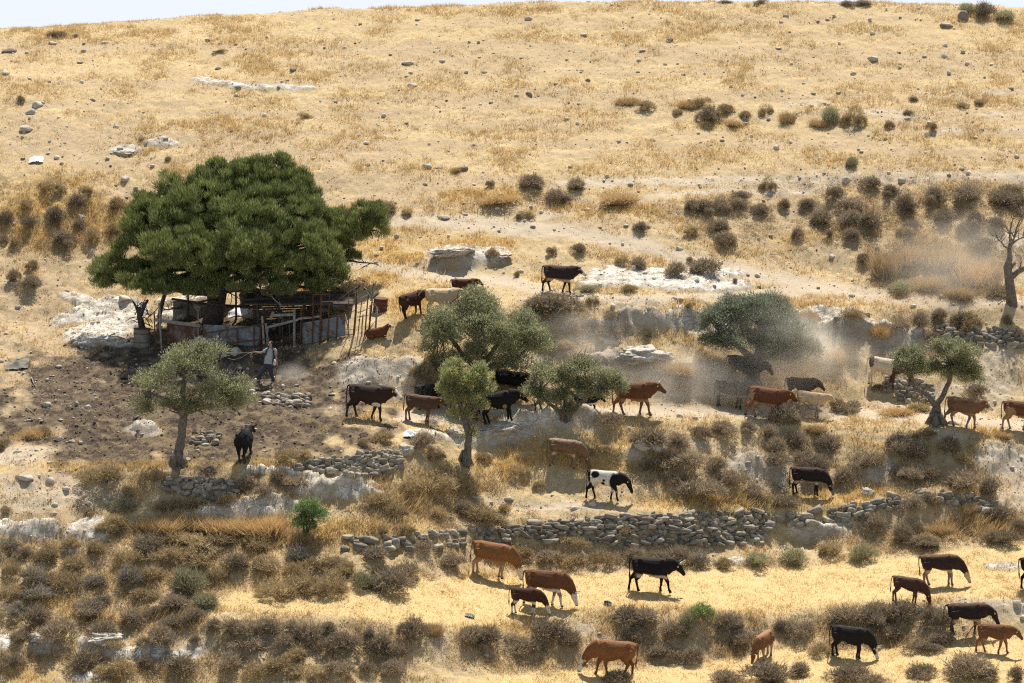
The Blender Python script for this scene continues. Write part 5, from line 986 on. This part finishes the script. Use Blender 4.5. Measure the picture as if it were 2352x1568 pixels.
    for s_ in (1, -1): e = MB(); e.ball(hd + fd * .088 + Vector((-fd.y, fd.x, 0)) * (.032 * s_) + Vector((0, 0, .012)), .011, n=1); e.build('eye', DARKM, root)
    k = MB()
    for pts in ([q(655,480,-.08), q(618,530,-.135), q(600,600,-.13), q(592,660,-.08)], [q(745,480,-.08), q(766,540,-.135), q(772,640,-.13), q(770,740,-.11), q(752,800,-.06)]): k.tube(pts, [.03,.032,.032,.026] + [.022] * (len(pts) - 4), 8, .012)
    k.build('backpack_strap', STRAP, root, True)
    bp_ = MB(); bp_.ball(q(700,640,.20), (.19, .12, .26)); bp_.ball(q(715,720,.22), (.17, .12, .15)); bp_.build('backpack', STRAP, root, True)
    mw = Matrix.Translation(b0) @ Matrix.Diagonal((s, s, s, 1))
    wp = lambda *a: mw @ q(*a)
    b = MB(); c = wp(790,850,.03); b.ball(c, (.085, .06, .10)); b.ball(c + Vector((.0, 0, .09)), (.06, .03, .09)); b.tube([c + Vector((0, 0, .14)), wp(838,870,-.04)], [.03, .015], 7)
    tag(b.build('carrier_bag', BAGM, None, True), 'crumpled white bag hanging behind the man\'s right hip', 'bag')
    st = MB(); st.tube([wp(850,875,-.09), wp(840,960,-.09), wp(812,1120,-.06), wp(788,1262,-.03)], [.017,.016,.015,.013], 7); st.tube([wp(850,875,-.09), wp(856,850,-.09)], [.018, .02], 7)
    tag(st.build('walking_stick', STICK, None, True), 'thin wooden stick held down in the man\'s hand', 'stick')
    r_ = MB(); h0 = wp(285,583,-.12)
    r_.tube([h0, wp(0,603,-.1), wp(-280,600,.0), wp(-430,560,.1)], [.012,.013,.013,.012], 6)
    r_.tube([h0, wp(180,612,-.12), wp(30,705,-.1), wp(-160,760,-.05), wp(-290,725,0)], [.009] * 5, 6)
    for (a, b_, c_) in ((-60, 120, 0), (-40, 160, 5), (-20, 110, 10)):
        r_.tube([h0, h0 + Vector((a / 541, .0, -.12)), h0 + Vector((a / 700, 0, -b_ / 541.0)), h0 + Vector((.02, 0, -.15)), h0], [.007] * 5, 5)
    tag(r_.build('rope', ROPE, None, True), 'pale rope and whip line trailing from the man\'s outstretched hand', 'rope')
herdsman()
#@@COWS_END

# ------------------------------------------------------------------ the cattle pen
RUST = pmat('rusty_iron', (.085, .04, .026), (.17, .075, .04), 14, .85, .4, 40); WOODG = pmat('weathered_wood', (.36, .32, .27), (.24, .20, .165), 7, .95, .6, 40); WOODD = pmat('dark_wood', (.055, .042, .033), (.11, .085, .065), 7, .95, .6, 30)
def tinmat(name, a, b, c):
    m, N, L, bs = newmat(name); tc = N.new('ShaderNodeTexCoord').outputs['Object']
    f = ramp(N, L, noise(N, L, 2.2, 6, .65, tc, .5), .48, .60); base = mixc(N, L, ramp(N, L, noise(N, L, 9, 5, .6, tc), .3, .7), a, b); L.new(mixc(N, L, f, base, c), bs.inputs['Base Color'])
    bs.inputs['Roughness'].default_value = .8; bs.inputs['Specular IOR Level'].default_value = .2; return m
TIN = tinmat('galvanised_tin', (.15, .165, .18), (.25, .265, .28), (.14, .085, .055)); TINR = tinmat('rusted_tin', (.13, .062, .038), (.09, .045, .03), (.20, .15, .12)); TARP = pmat('canvas', (.15, .14, .11), (.24, .22, .18), 4, .9, .4, 8)
def world_part(mb, name, mat, root, smooth=False):
    o_ = mb.build(name, mat, root, smooth); o_.matrix_parent_inverse = Matrix.Translation(-root.location); return o_
def sheet(p0, p1, z0, z1, vert=False, pitch=.09, amp=.014, th=.004, sag=0):
    """corrugated sheet from p0 to p1 (x,y), bottom/top heights at both ends: z0=(a,b), z1=(a,b)"""
    p0 = Vector(p0); p1 = Vector(p1); L = (p1 - p0).length; d = (p1 - p0) / L; nrm = Vector((-d.y, d.x)); nx = max(2, int(L / (.022 if vert else .25))); H = max(z1[0] - z0[0], .1); nz = 2 if vert else max(6, int(H / .022)); V = []; F = []
    for side_ in (0, 1):
        for i in range(nx + 1):
            for k in range(nz + 1):
                t = i / nx; w_ = k / nz; zz = (z0[0] * (1 - t) + z0[1] * t) * (1 - w_) + (z1[0] * (1 - t) + z1[1] * t) * w_
                a = amp * math.sin(2 * math.pi * (t * L if vert else w_ * H) / pitch) + .03 * math.sin(3.1 * t + 2) + side_ * th
                p = p0 + d * (L * t) + nrm * a; V.append((p.x, p.y, zz))
    m_ = (nx + 1) * (nz + 1)
    for i in range(nx):
        for k in range(nz):
            a = i * (nz + 1) + k; b = a + nz + 1; F.append((a, b, b + 1, a + 1)); F.append((m_ + a, m_ + a + 1, m_ + b + 1, m_ + b))
    for i in range(nx): a = i * (nz + 1); b = a + nz + 1; F.append((a, m_ + a, m_ + b, b)); F.append((a + nz, b + nz, m_ + b + nz, m_ + a + nz))
    for k in range(nz): F.append((k, k + 1, m_ + k + 1, m_ + k)); e = nx * (nz + 1) + k; F.append((e, m_ + e, m_ + e + 1, e + 1))
    return V, F
def gz(x, y): return float(zat(x, y))
def fence(label, YA, YB, uA, uB, items, name='pen_fence'):
    """items in reference pixels on the vertical plane that runs from (uA, YA) to (uB, YB)"""
    def Q(u, v, dy=0):
        t = (u - uA) / (uB - uA); return P3(u, v, YA + (YB - YA) * t + dy)
    c = Q((uA + uB) / 2, 780); root = empty(name, (c.x, c.y, gz(c.x, c.y)), 0, label, 'fence', 'fence sections of the cattle pen')
    for it in items:
        k = it[0]; mb = MB()
        if k == 'sheet':
            _, u0, u1, vt0, vt1, vb0, vb1, mt, dy = it; a, b = Q(u0, vb0, dy), Q(u1, vb1, dy); V, F = sheet((a.x, a.y), (b.x, b.y), (a.z, b.z), (Q(u0, vt0, dy).z, Q(u1, vt1, dy).z)); mb.add(V, F); world_part(mb, 'corrugated_sheet', mt, root, True)
        elif k in ('post', 'rail', 'board', 'pipe', 'branch'):
            _, u0, v0, u1, v1, wd, mt, dy = it; a, b = Q(u0, v0, dy), Q(u1, v1, dy)
            if k in ('post', 'pipe') and abs(v0 - v1) > 25:
                g_ = gz(b.x, b.y); 
                if b.z > g_ - .05: b = Vector((b.x, b.y, g_ - .12))
            if k in ('board', 'rail'): mb.bar(a, b, wd, .03)
            elif k == 'branch': limb(mb, a, b, wd, wd * .5, .06, 6, 6)
            else: mb.tube([a, a.lerp(b, .5) + Vector((random.uniform(-.02, .02), 0, 0)), b], [wd / 2] * 3, 8)
            world_part(mb, {'post': 'post', 'rail': 'rail', 'board': 'board', 'pipe': 'iron_post', 'branch': 'branch'}[k], mt, root, k in ('post', 'pipe', 'branch'))
    return root
g0 = at(470, 800); YF = g0.y
fence('front pen fence of bluish and rust-red corrugated sheets with board rail, left section', at(345, 806).y, YF, 345, 598, [
 ('sheet', 384, 462, 738, 745, 786, 790, TINR, 0), ('sheet', 467, 597, 745, 750, 786, 796, TIN, -.05), ('sheet', 480, 597, 782, 786, 800, 804, TINR, .02),
 ('board', 355, 734, 460, 748, .14, WOODG, -.12), ('board', 432, 786, 466, 772, .11, WOODG, -.15), ('post', 366, 695, 372, 808, .09, WOODG, -.15), ('post', 455, 718, 455, 790, .05, WOODG, -.14), ('pipe', 397, 742, 397, 790, .05, RUST, -.08),
 ('pipe', 354, 716, 358, 770, .06, RUST, -.05), ('rail', 466, 766, 606, 744, .045, RUST, -.14), ('rail', 490, 792, 612, 778, .045, RUST, -.14), ('pipe', 504, 762, 504, 790, .05, RUST, -.13), ('pipe', 545, 756, 545, 810, .06, RUST, -.13), ('pipe', 584, 750, 584, 786, .05, RUST, -.13),
 ('board', 602, 725, 606, 790, .09, WOODG, -.1), ('board', 610, 742, 617, 792, .09, WOODG, -.1), ('pipe', 466, 748, 466, 806, .07, RUST, 0), ('pipe', 598, 744, 598, 808, .07, RUST, -.02)])
fence('middle pen fence with grey board rails, wire and leaning posts', YF, at(700, 790).y, 598, 700, [
 ('board', 620, 734, 628, 716, .12, WOODG, -.1), ('board', 612, 752, 684, 734, .10, WOODG, -.12), ('board', 626, 724, 678, 722, .11, WOODG, -.1), ('post', 676, 708, 676, 740, .11, WOODG, -.08), ('post', 650, 718, 650, 790, .04, WOODD, -.05), ('pipe', 665, 715, 664, 790, .05, RUST, 0),
 ('board', 684, 732, 738, 726, .09, WOODG, -.12), ('post', 616, 750, 612, 800, .05, WOODG, -.1), ('pipe', 692, 706, 690, 786, .07, RUST, 0), ('pipe', 678, 730, 675, 788, .05, RUST, 0), ('rail', 612, 790, 700, 776, .02, RUST, 0)])
fence('grey tin fence with rusty pipe door frames, right section', at(690, 790).y, at(840, 774).y, 690, 840, [
 ('sheet', 690, 794, 742, 724, 793, 770, TIN, .0), ('pipe', 719, 676, 716, 776, .05, RUST, -.08), ('rail', 719, 676, 758, 675, .045, RUST, -.08), ('pipe', 738, 678, 734, 778, .09, RUST, -.1), ('pipe', 757, 676, 752, 782, .05, RUST, -.1), ('rail', 692, 728, 716, 727, .04, RUST, -.08),
 ('rail', 754, 726, 793, 725, .05, RUST, -.08), ('pipe', 775, 727, 773, 775, .05, RUST, -.08), ('post', 793, 722, 803, 766, .05, WOODG, -.08), ('pipe', 801, 674, 799, 722, .04, RUST, -.05), ('rail', 801, 674, 820, 673, .04, RUST, -.05), ('pipe', 820, 668, 812, 776, .09, RUST, -.1),
 ('rail', 794, 757, 812, 756, .02, RUST, -.05), ('rail', 792, 768, 812, 768, .02, RUST, -.05), ('branch', 700, 745, 740, 775, .015, RUST, -.1), ('branch', 716, 740, 742, 760, .012, RUST, -.1)])
fence('rickety corner of rusty stakes and pale sticks at the right end of the pen', at(812, 780).y, at(866, 752).y, 812, 866, [
 ('pipe', 831, 690, 821, 780, .04, RUST, 0), ('pipe', 834, 722, 831, 764, .05, RUST, 0), ('pipe', 846, 676, 838, 764, .06, RUST, 0), ('pipe', 858, 650, 846, 754, .07, RUST, 0), ('pipe', 850, 700, 848, 750, .05, RUST, 0), ('branch', 864, 645, 848, 735, .035, WOODG, -.1), ('branch', 840, 662, 872, 715, .03, WOODG, -.1),
 ('branch', 822, 718, 852, 706, .03, WOODG, -.1), ('rail', 820, 728, 846, 724, .03, RUST, 0), ('branch', 826, 686, 844, 678, .025, WOODG, 0), ('branch', 846, 764, 864, 735, .02, WOODD, 0), ('post', 866, 706, 862, 752, .08, WOODG, 0), ('branch', 868, 672, 850, 690, .05, WOODD, .1)])
def shed():
    Y = at(690, 752).y + .6; q = lambda u, v, dy=0: P3(u, v, Y + dy); c = q(690, 735); root = empty('shed', (c.x, c.y, gz(c.x, c.y)), 0, 'dark lean-to shelter of planks and sheets under the pine', 'shed')
    mb = MB()
    for k in range(12):
        v = 686 + k * 5.6; mb.bar(q(580, v + 5, .0), q(800, v - 1, .3), .088, .03)
    world_part(mb, 'plank_wall', WOODD, root)
    mb = MB(); V, F = sheet((q(560, 680, -1.6).x, Y - 1.4), (q(790, 680, -1.2).x, Y - .9), (q(560, 686).z, q(790, 676).z), (q(560, 681).z, q(790, 671).z)); mb.add([(a, b, c_) for a, b, c_ in V], F)
    mb.box(q(690, 684, -.6), (4.6, 2.6, .06), Matrix.Rotation(R(8), 3, 'X')); world_part(mb, 'roof', WOODD, root)
    for u in (590, 640, 700, 745, 785):
        mb = MB(); a = q(u, 678, -1.2); mb.tube([a, Vector((a.x + random.uniform(-.1, .1), a.y, gz(a.x, a.y) - .1))], [.06, .07], 8); world_part(mb, 'post', WOODD, root, True)
    for (u, v) in ((744, 712), (778, 706), (752, 696)):
        mb = MB(); mb.box(q(u, v, -1.9), (.5, .3, .16)); world_part(mb, 'crate_block', WOODD, root)
shed()
def backwall():
    Y = at(490, 748).y + .6; c = P3(480, 735, Y); root = empty('pen_back_wall', (c.x, c.y, gz(c.x, c.y)), 0, 'low back wall of canvas, planks and sheets behind the pine trunk', 'wall')
    mb = MB(); a = P3(398, 730, Y); b = P3(592, 730, Y + .6); V, F = sheet((a.x, a.y), (b.x, b.y), (gz(a.x, a.y) - .1, gz(b.x, b.y) - .1), (P3(398, 690, Y).z, P3(592, 706, Y + .6).z), amp=.02, pitch=.5); mb.add(V, F); world_part(mb, 'canvas_sheet', TARP, root, True)
    mb = MB(); mb.bar(P3(394, 686, Y - .1), P3(490, 700, Y - .1), .10, .05); world_part(mb, 'rail', WOODD, root)
    mb = MB(); mb.bar(P3(490, 700, Y - .1), P3(600, 706, Y - .1), .12, .05); world_part(mb, 'rail', WOODD, root)
    for u in (432, 478, 542): 
        mb = MB(); a = P3(u, 668, Y - .2); mb.tube([a, Vector((a.x, a.y, gz(a.x, a.y) - .1))], [.045, .05], 8); world_part(mb, 'post', WOODD, root, True)
    mb = MB(); mb.add([tuple(P3(*p, Y - 1 + d)) for d in (0, .03) for p in ((440, 692), (462, 706), (464, 700), (456, 718), (448, 710))], [(0, 1, 3, 4), (1, 2, 3), (5, 9, 8, 6), (6, 8, 7), (0, 5, 6, 1), (1, 6, 7, 2), (2, 7, 8, 3), (3, 8, 9, 4), (4, 9, 5, 0)])
    o_ = mb.build('torn_panel', WOODG); tag(o_, 'torn grey panel hanging from a branch left of the pine trunk', 'panel')
backwall()
# barrels, stump, scraps
def drum(u, v, wpx, hpx, mat, label, name, tilt=0, ribs=3):
    p = at(u, v); r_ = wpx / ppm(p.y) / 2; h = hpx / ppm(p.y); root = empty(name, p, 0, label, name.replace('_', ' ')); mb = MB()
    pts = []; rd = []
    for k in range(13):
        t = k / 12; pts.append((0, 0, -.06 + t * (h + .06))); rd.append(r_ * (1 + (.04 if k % 4 == 2 else 0)))
    mb.tube(pts, rd, 20); b = mb.build('drum_body', mat, root, True)
    for k in range(ribs):
        m2 = MB(); z = h * (k + .5) / ribs; m2.tube([(0, 0, z - .015), (0, 0, z + .015)], [r_ * 1.06] * 2, 20); m2.build('hoop', RUST, root)
    m3 = MB(); m3.tube([(0, 0, h), (0, 0, h + .03)], [r_ * 1.03, r_ * 1.03], 20); m3.build('rim', RUST, root)
    root.rotation_euler = (tilt, tilt * .6, 0)
drum(326, 796, 38, 40, TARP, 'grey-brown ribbed drum at the left corner of the pen fence', 'drum', .03, 2)
drum(873, 714, 32, 28, RUST, 'dark rusty oil barrel at the right end of the pen', 'barrel', .12)
def stump():
    b0 = at(322, 790); Y = b0.y + .5; root = empty('dead_stump', b0, 0, 'dead forked stump with bundled branches above the drum', 'stump'); rnd = random.Random(21); q = lambda u, v, dy=0: P3(u, v, Y + dy)
    mb = MB(); limb(mb, q(334, 775), q(318, 705), .18, .10, .06, 9, 6, rnd); limb(mb, q(320, 730), q(340, 688), .12, .05, .06, 8, 5, rnd); limb(mb, q(318, 720), q(304, 690), .07, .03, .06, 7, 4, rnd); world_part(mb, 'trunk', BARKD, root, True)
    mb = MB()
    for k in range(26): a = q(rnd.uniform(310, 345), rnd.uniform(700, 765), rnd.uniform(-.5, .4)); limb(mb, a, a + Vector((rnd.uniform(-.5, .6), rnd.uniform(-.2, .2), rnd.uniform(-.5, .7))), .025, .008, .12, 5, 4, rnd)
    world_part(mb, 'branches', BARKD, root, True)
stump()
def brush():
    b0 = at(760, 770); b0 = Vector((b0.x, b0.y + 1.0, gz(b0.x, b0.y + 1.0))); Y = b0.y; rnd = random.Random(31); root = empty('brush_pile', b0, 0, 'tangle of bare grey branches heaped behind the tin fence under the pine', 'brush pile'); q = lambda u, v, dy=0: P3(u, v, Y + dy)
    for k in range(16):
        mb = MB(); a = q(rnd.uniform(625, 830), rnd.uniform(690, 735), rnd.uniform(-.4, 1.6)); e = a + Vector((rnd.uniform(-1.6, 1.6), rnd.uniform(-.4, .4), rnd.uniform(-.9, .7))); pts = limb(mb, a, e, .035, .012, .15, 6, 6, rnd)
        for j in range(4): s_ = pts[rnd.randint(1, 6)]; limb(mb, s_, s_ + Vector((rnd.uniform(-.6, .6), rnd.uniform(-.2, .2), rnd.uniform(-.5, .4))), .014, .005, .15, 5, 4, rnd)
        world_part(mb, 'branch', WOODG if k % 3 else WOODD, root, True)
brush()
def plank(u0, v0, u1, v1, r_, mat, label, lift=.05):
    a = at(u0, v0); b = at(u1, v1); a.z += lift; b.z += lift; mb = MB(); mid = a.lerp(b, .5); mid.z = gz(mid.x, mid.y) + lift
    mb.tube([a, a.lerp(mid, .5) + Vector((0, 0, .03)), mid, b], [r_, r_ * .9, r_ * .8, r_ * .4], 7); tag(mb.build('fallen_branch', mat, None, True), label, 'branch', 'dead branches on the ground')
plank(520, 922, 552, 954, .05, WOODD, 'dark fallen branch right of the front olive crown'); plank(612, 905, 700, 945, .035, STICK, 'long thin branch over the stone kerb in the yard'); plank(700, 905, 715, 925, .04, STICK, 'short branch at the right end of the stone kerb')
plank(535, 985, 580, 978, .035, WOODG, 'pale branch above the little stone heap'); plank(306, 965, 348, 948, .03, WOODG, 'pale curved branch in the dark yard'); plank(455, 945, 500, 962, .03, WOODD, 'dark stick under the front olive crown')
plank(330, 890, 372, 896, .04, WOODD, 'dark branch in the yard left of the olive'); plank(72, 870, 82, 892, .03, WOODG, 'bleached stick left of the yard'); plank(60, 940, 80, 955, .03, WOODG, 'grey stick at the far left of the yard')
plank(1000, 248, 1012, 250, .02, WOODD, 'tiny dark stick on the upper slope'); plank(960, 1015, 955, 1012, .02, WOODG, 'short pale stick at the track edge')
def scrap(name, u, v, wpx, hpx, mat, label, cat, seed):
    """crumpled thin sheet lying on the ground"""
    p = at(u, v); w_ = wpx / ppm(p.y); h = hpx / ppm(p.y); rg = np.random.default_rng(seed); n = 14; xs, ys = np.meshgrid(np.linspace(-.5, .5, n), np.linspace(-.5, .5, n)); X = xs * w_; Yg = ys * w_ * .8
    Zg = h * (ridged(xs * 3 + seed, ys * 3, seed, 3)) * (1 - np.hypot(xs, ys)); X = X * (1 + .2 * (fbm(xs * 4, ys * 4, seed) - .5)); G = zat(p.x + X, p.y + Yg)
    T = np.stack([X + p.x, Yg + p.y, G + Zg + .02], -1).reshape(-1, 3); Bt = T.copy(); Bt[:, 2] -= .012; V = np.concatenate([T, Bt]); F = []
    for i in range(n - 1):
        for k in range(n - 1): a = i * n + k; F += [(a, a + 1, a + n + 1, a + n), (a + n * n, a + n * n + n, a + n * n + n + 1, a + n * n + 1)]
    mb = MB(); mb.add(V, F); tag(mb.build(name, mat, None, True), label, cat)
PLW = pmat('white_plastic', (.70, .66, .68), (.8, .78, .8), 4, .5, .3); PLB = pmat('black_plastic', (.012, .012, .014), (.03, .03, .034), 8, .35, .4); TINW = tinmat('bright_tin', (.66, .68, .70), (.75, .76, .78), (.4, .36, .3))
scrap('plastic_sack', 84, 370, 34, 14, PLW, 'crumpled whitish plastic sack on the far left slope', 'plastic sack', 3); scrap('tin_scrap', 943, 1000, 32, 12, TINW, 'crushed white metal scrap beside the brown bush below the track', 'metal scrap', 4)
scrap('plastic_scrap', 1079, 1418, 22, 9, PLB, 'torn black plastic at the lower edge of the straw field', 'plastic scrap', 5); scrap('plastic_scrap', 1396, 1389, 18, 12, PLB, 'black plastic scrap standing in the straw right of the grazing cows', 'plastic scrap', 6)
scrap('old_sack', 40, 840, 52, 14, TARP, 'flat curled hide-like sack at the left of the yard', 'sack', 7); scrap('plastic_scrap', 683, 1200, 16, 12, PLB, 'black plastic snagged left of the green sapling', 'plastic scrap', 8)
scrap('rubbish_heap', 305, 862, 50, 16, WOODD, 'little heap of broken boards and rags in the yard', 'rubbish', 9); scrap('plastic_sheet', 548, 712, 44, 3, PLW, 'white sheet on the ground behind the pine trunk', 'plastic sheet', 10)
# stone hut openings in the bank
def hut():
    q = lambda u, v, dy=0: P3(u, v, Yh + dy); b = at(1580, 868); Yh = b.y + .9; root = empty('stone_hut', b, 0, 'half-buried stone hut with two dark openings in the bank', 'hut')
    HW = pmat('hut_plaster', (.27, .23, .18), (.38, .33, .26), 5, .95, .7, 14); mb = MB()
    for (u0, u1, v0, v1) in ((1545, 1562, 838, 868), (1582, 1590, 838, 870), (1612, 1650, 836, 872), (1545, 1650, 832, 840)):
        a = q((u0 + u1) / 2, (v0 + v1) / 2); mb.box(a, ((u1 - u0) / ppm(Yh), .5, (v1 - v0) / ppm(Yh) + .02))
    world_part(mb, 'wall', HW, root)
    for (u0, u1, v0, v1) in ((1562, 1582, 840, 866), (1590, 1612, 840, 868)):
        mb = MB(); a = q((u0 + u1) / 2, (v0 + v1) / 2, .2); mb.box(a, ((u1 - u0) / ppm(Yh), .05, (v1 - v0) / ppm(Yh))); world_part(mb, 'doorway_shade', DARKM, root)  # near-black slab stands in for the shade inside each opening
hut()

# ------------------------------------------------------------------ dust raised by the herd
def dust(label, lobes, dens, seed):
    """one closed low dome of dust; density falls off inside the shader from its own centre"""
    m = bpy.data.materials.new('dust_air'); m.use_nodes = True; N = m.node_tree.nodes; L = m.node_tree.links; N.clear(); out = N.new('ShaderNodeOutputMaterial'); pv = N.new('ShaderNodeVolumePrincipled')
    pv.inputs['Color'].default_value = (.95, .885, .77, 1); pv.inputs['Anisotropy'].default_value = .35
    tc = N.new('ShaderNodeTexCoord'); ln = N.new('ShaderNodeVectorMath'); ln.operation = 'LENGTH'; L.new(tc.outputs['Object'], ln.inputs[0])
    fo = N.new('ShaderNodeMapRange'); fo.interpolation_type = 'SMOOTHSTEP'; fo.inputs[1].default_value = 1.0; fo.inputs[2].default_value = .15; L.new(ln.outputs['Value'], fo.inputs[0])
    gm = N.new('ShaderNodeNewGeometry'); nz = N.new('ShaderNodeTexNoise'); nz.inputs['Scale'].default_value = .55; nz.inputs['Detail'].default_value = 4; mp = N.new('ShaderNodeMapping'); mp.inputs['Scale'].default_value = (.45, .8, 1.3); mp.inputs['Rotation'].default_value = (0, .35, 0); L.new(gm.outputs['Position'], mp.inputs[0]); L.new(mp.outputs[0], nz.inputs['Vector'])
    nr = N.new('ShaderNodeMapRange'); nr.inputs[1].default_value = .32; nr.inputs[2].default_value = .70; L.new(nz.outputs['Fac'], nr.inputs[0])
    m1 = N.new('ShaderNodeMath'); m1.operation = 'MULTIPLY'; L.new(fo.outputs[0], m1.inputs[0]); L.new(nr.outputs[0], m1.inputs[1]); m2 = N.new('ShaderNodeMath'); m2.operation = 'MULTIPLY'; L.new(m1.outputs[0], m2.inputs[0]); m2.inputs[1].default_value = dens
    L.new(m2.outputs[0], pv.inputs['Density']); L.new(pv.outputs[0], out.inputs['Volume'])
    for i, (u, v, ru, rv, ry, dy) in enumerate(lobes):
        Y = dy; c = P3(u, v, Y); s = 1 / ppm(Y); mb = MB(); mb.ball((0, 0, 0), 1.0, n=3); o_ = mb.build('dust_cloud', m); o_.location = c; o_.scale = (ru * s, ry, rv * s)
        tag(o_, label if len(lobes) == 1 else label, 'dust cloud', kind='stuff')
def ya(u, v, d=0): return at(u, v).y + d
DUSTS = [('pale dust cloud hanging over the olive behind the red cow', [(1790, 800, 180, 120, 2.0, ya(1728, 888, -.2))], 2.0, 1), ('dust drifting over the bank behind the horned cow', [(1580, 870, 170, 90, 1.8, ya(1560, 905, .8))], 1.3, 2),
 ('dust kicked up between the young bull and the brown calf', [(925, 905, 110, 66, 2.0, ya(925, 930, .9))], .75, 3), ('small dust puff behind the walking man', [(672, 862, 52, 40, 1.4, ya(672, 880, .3))], .5, 4),
 ('dust trailing behind the young bull', [(768, 946, 60, 24, 1.2, ya(768, 958))], .9, 5), ('dust drifting over the wind-blown grass at upper right', [(2200, 600, 240, 130, 4.0, ya(2180, 660, -1))], .26, 6),
 ('dust between the big olive and the boulders', [(1330, 770, 130, 80, 3.0, ya(1330, 800, 0))], .38, 7), ('thin dust left of the white and brown cow', [(1940, 840, 110, 80, 2.0, ya(1940, 880, .6))], .5, 8),
 ('long thin veil of dust along the track behind the herd', [(1480, 890, 520, 64, 2.0, ya(1480, 925, .8))], .42, 9)]
for l_, lb_, dn_, sd__ in DUSTS: dust(l_, lb_, dn_, sd__)
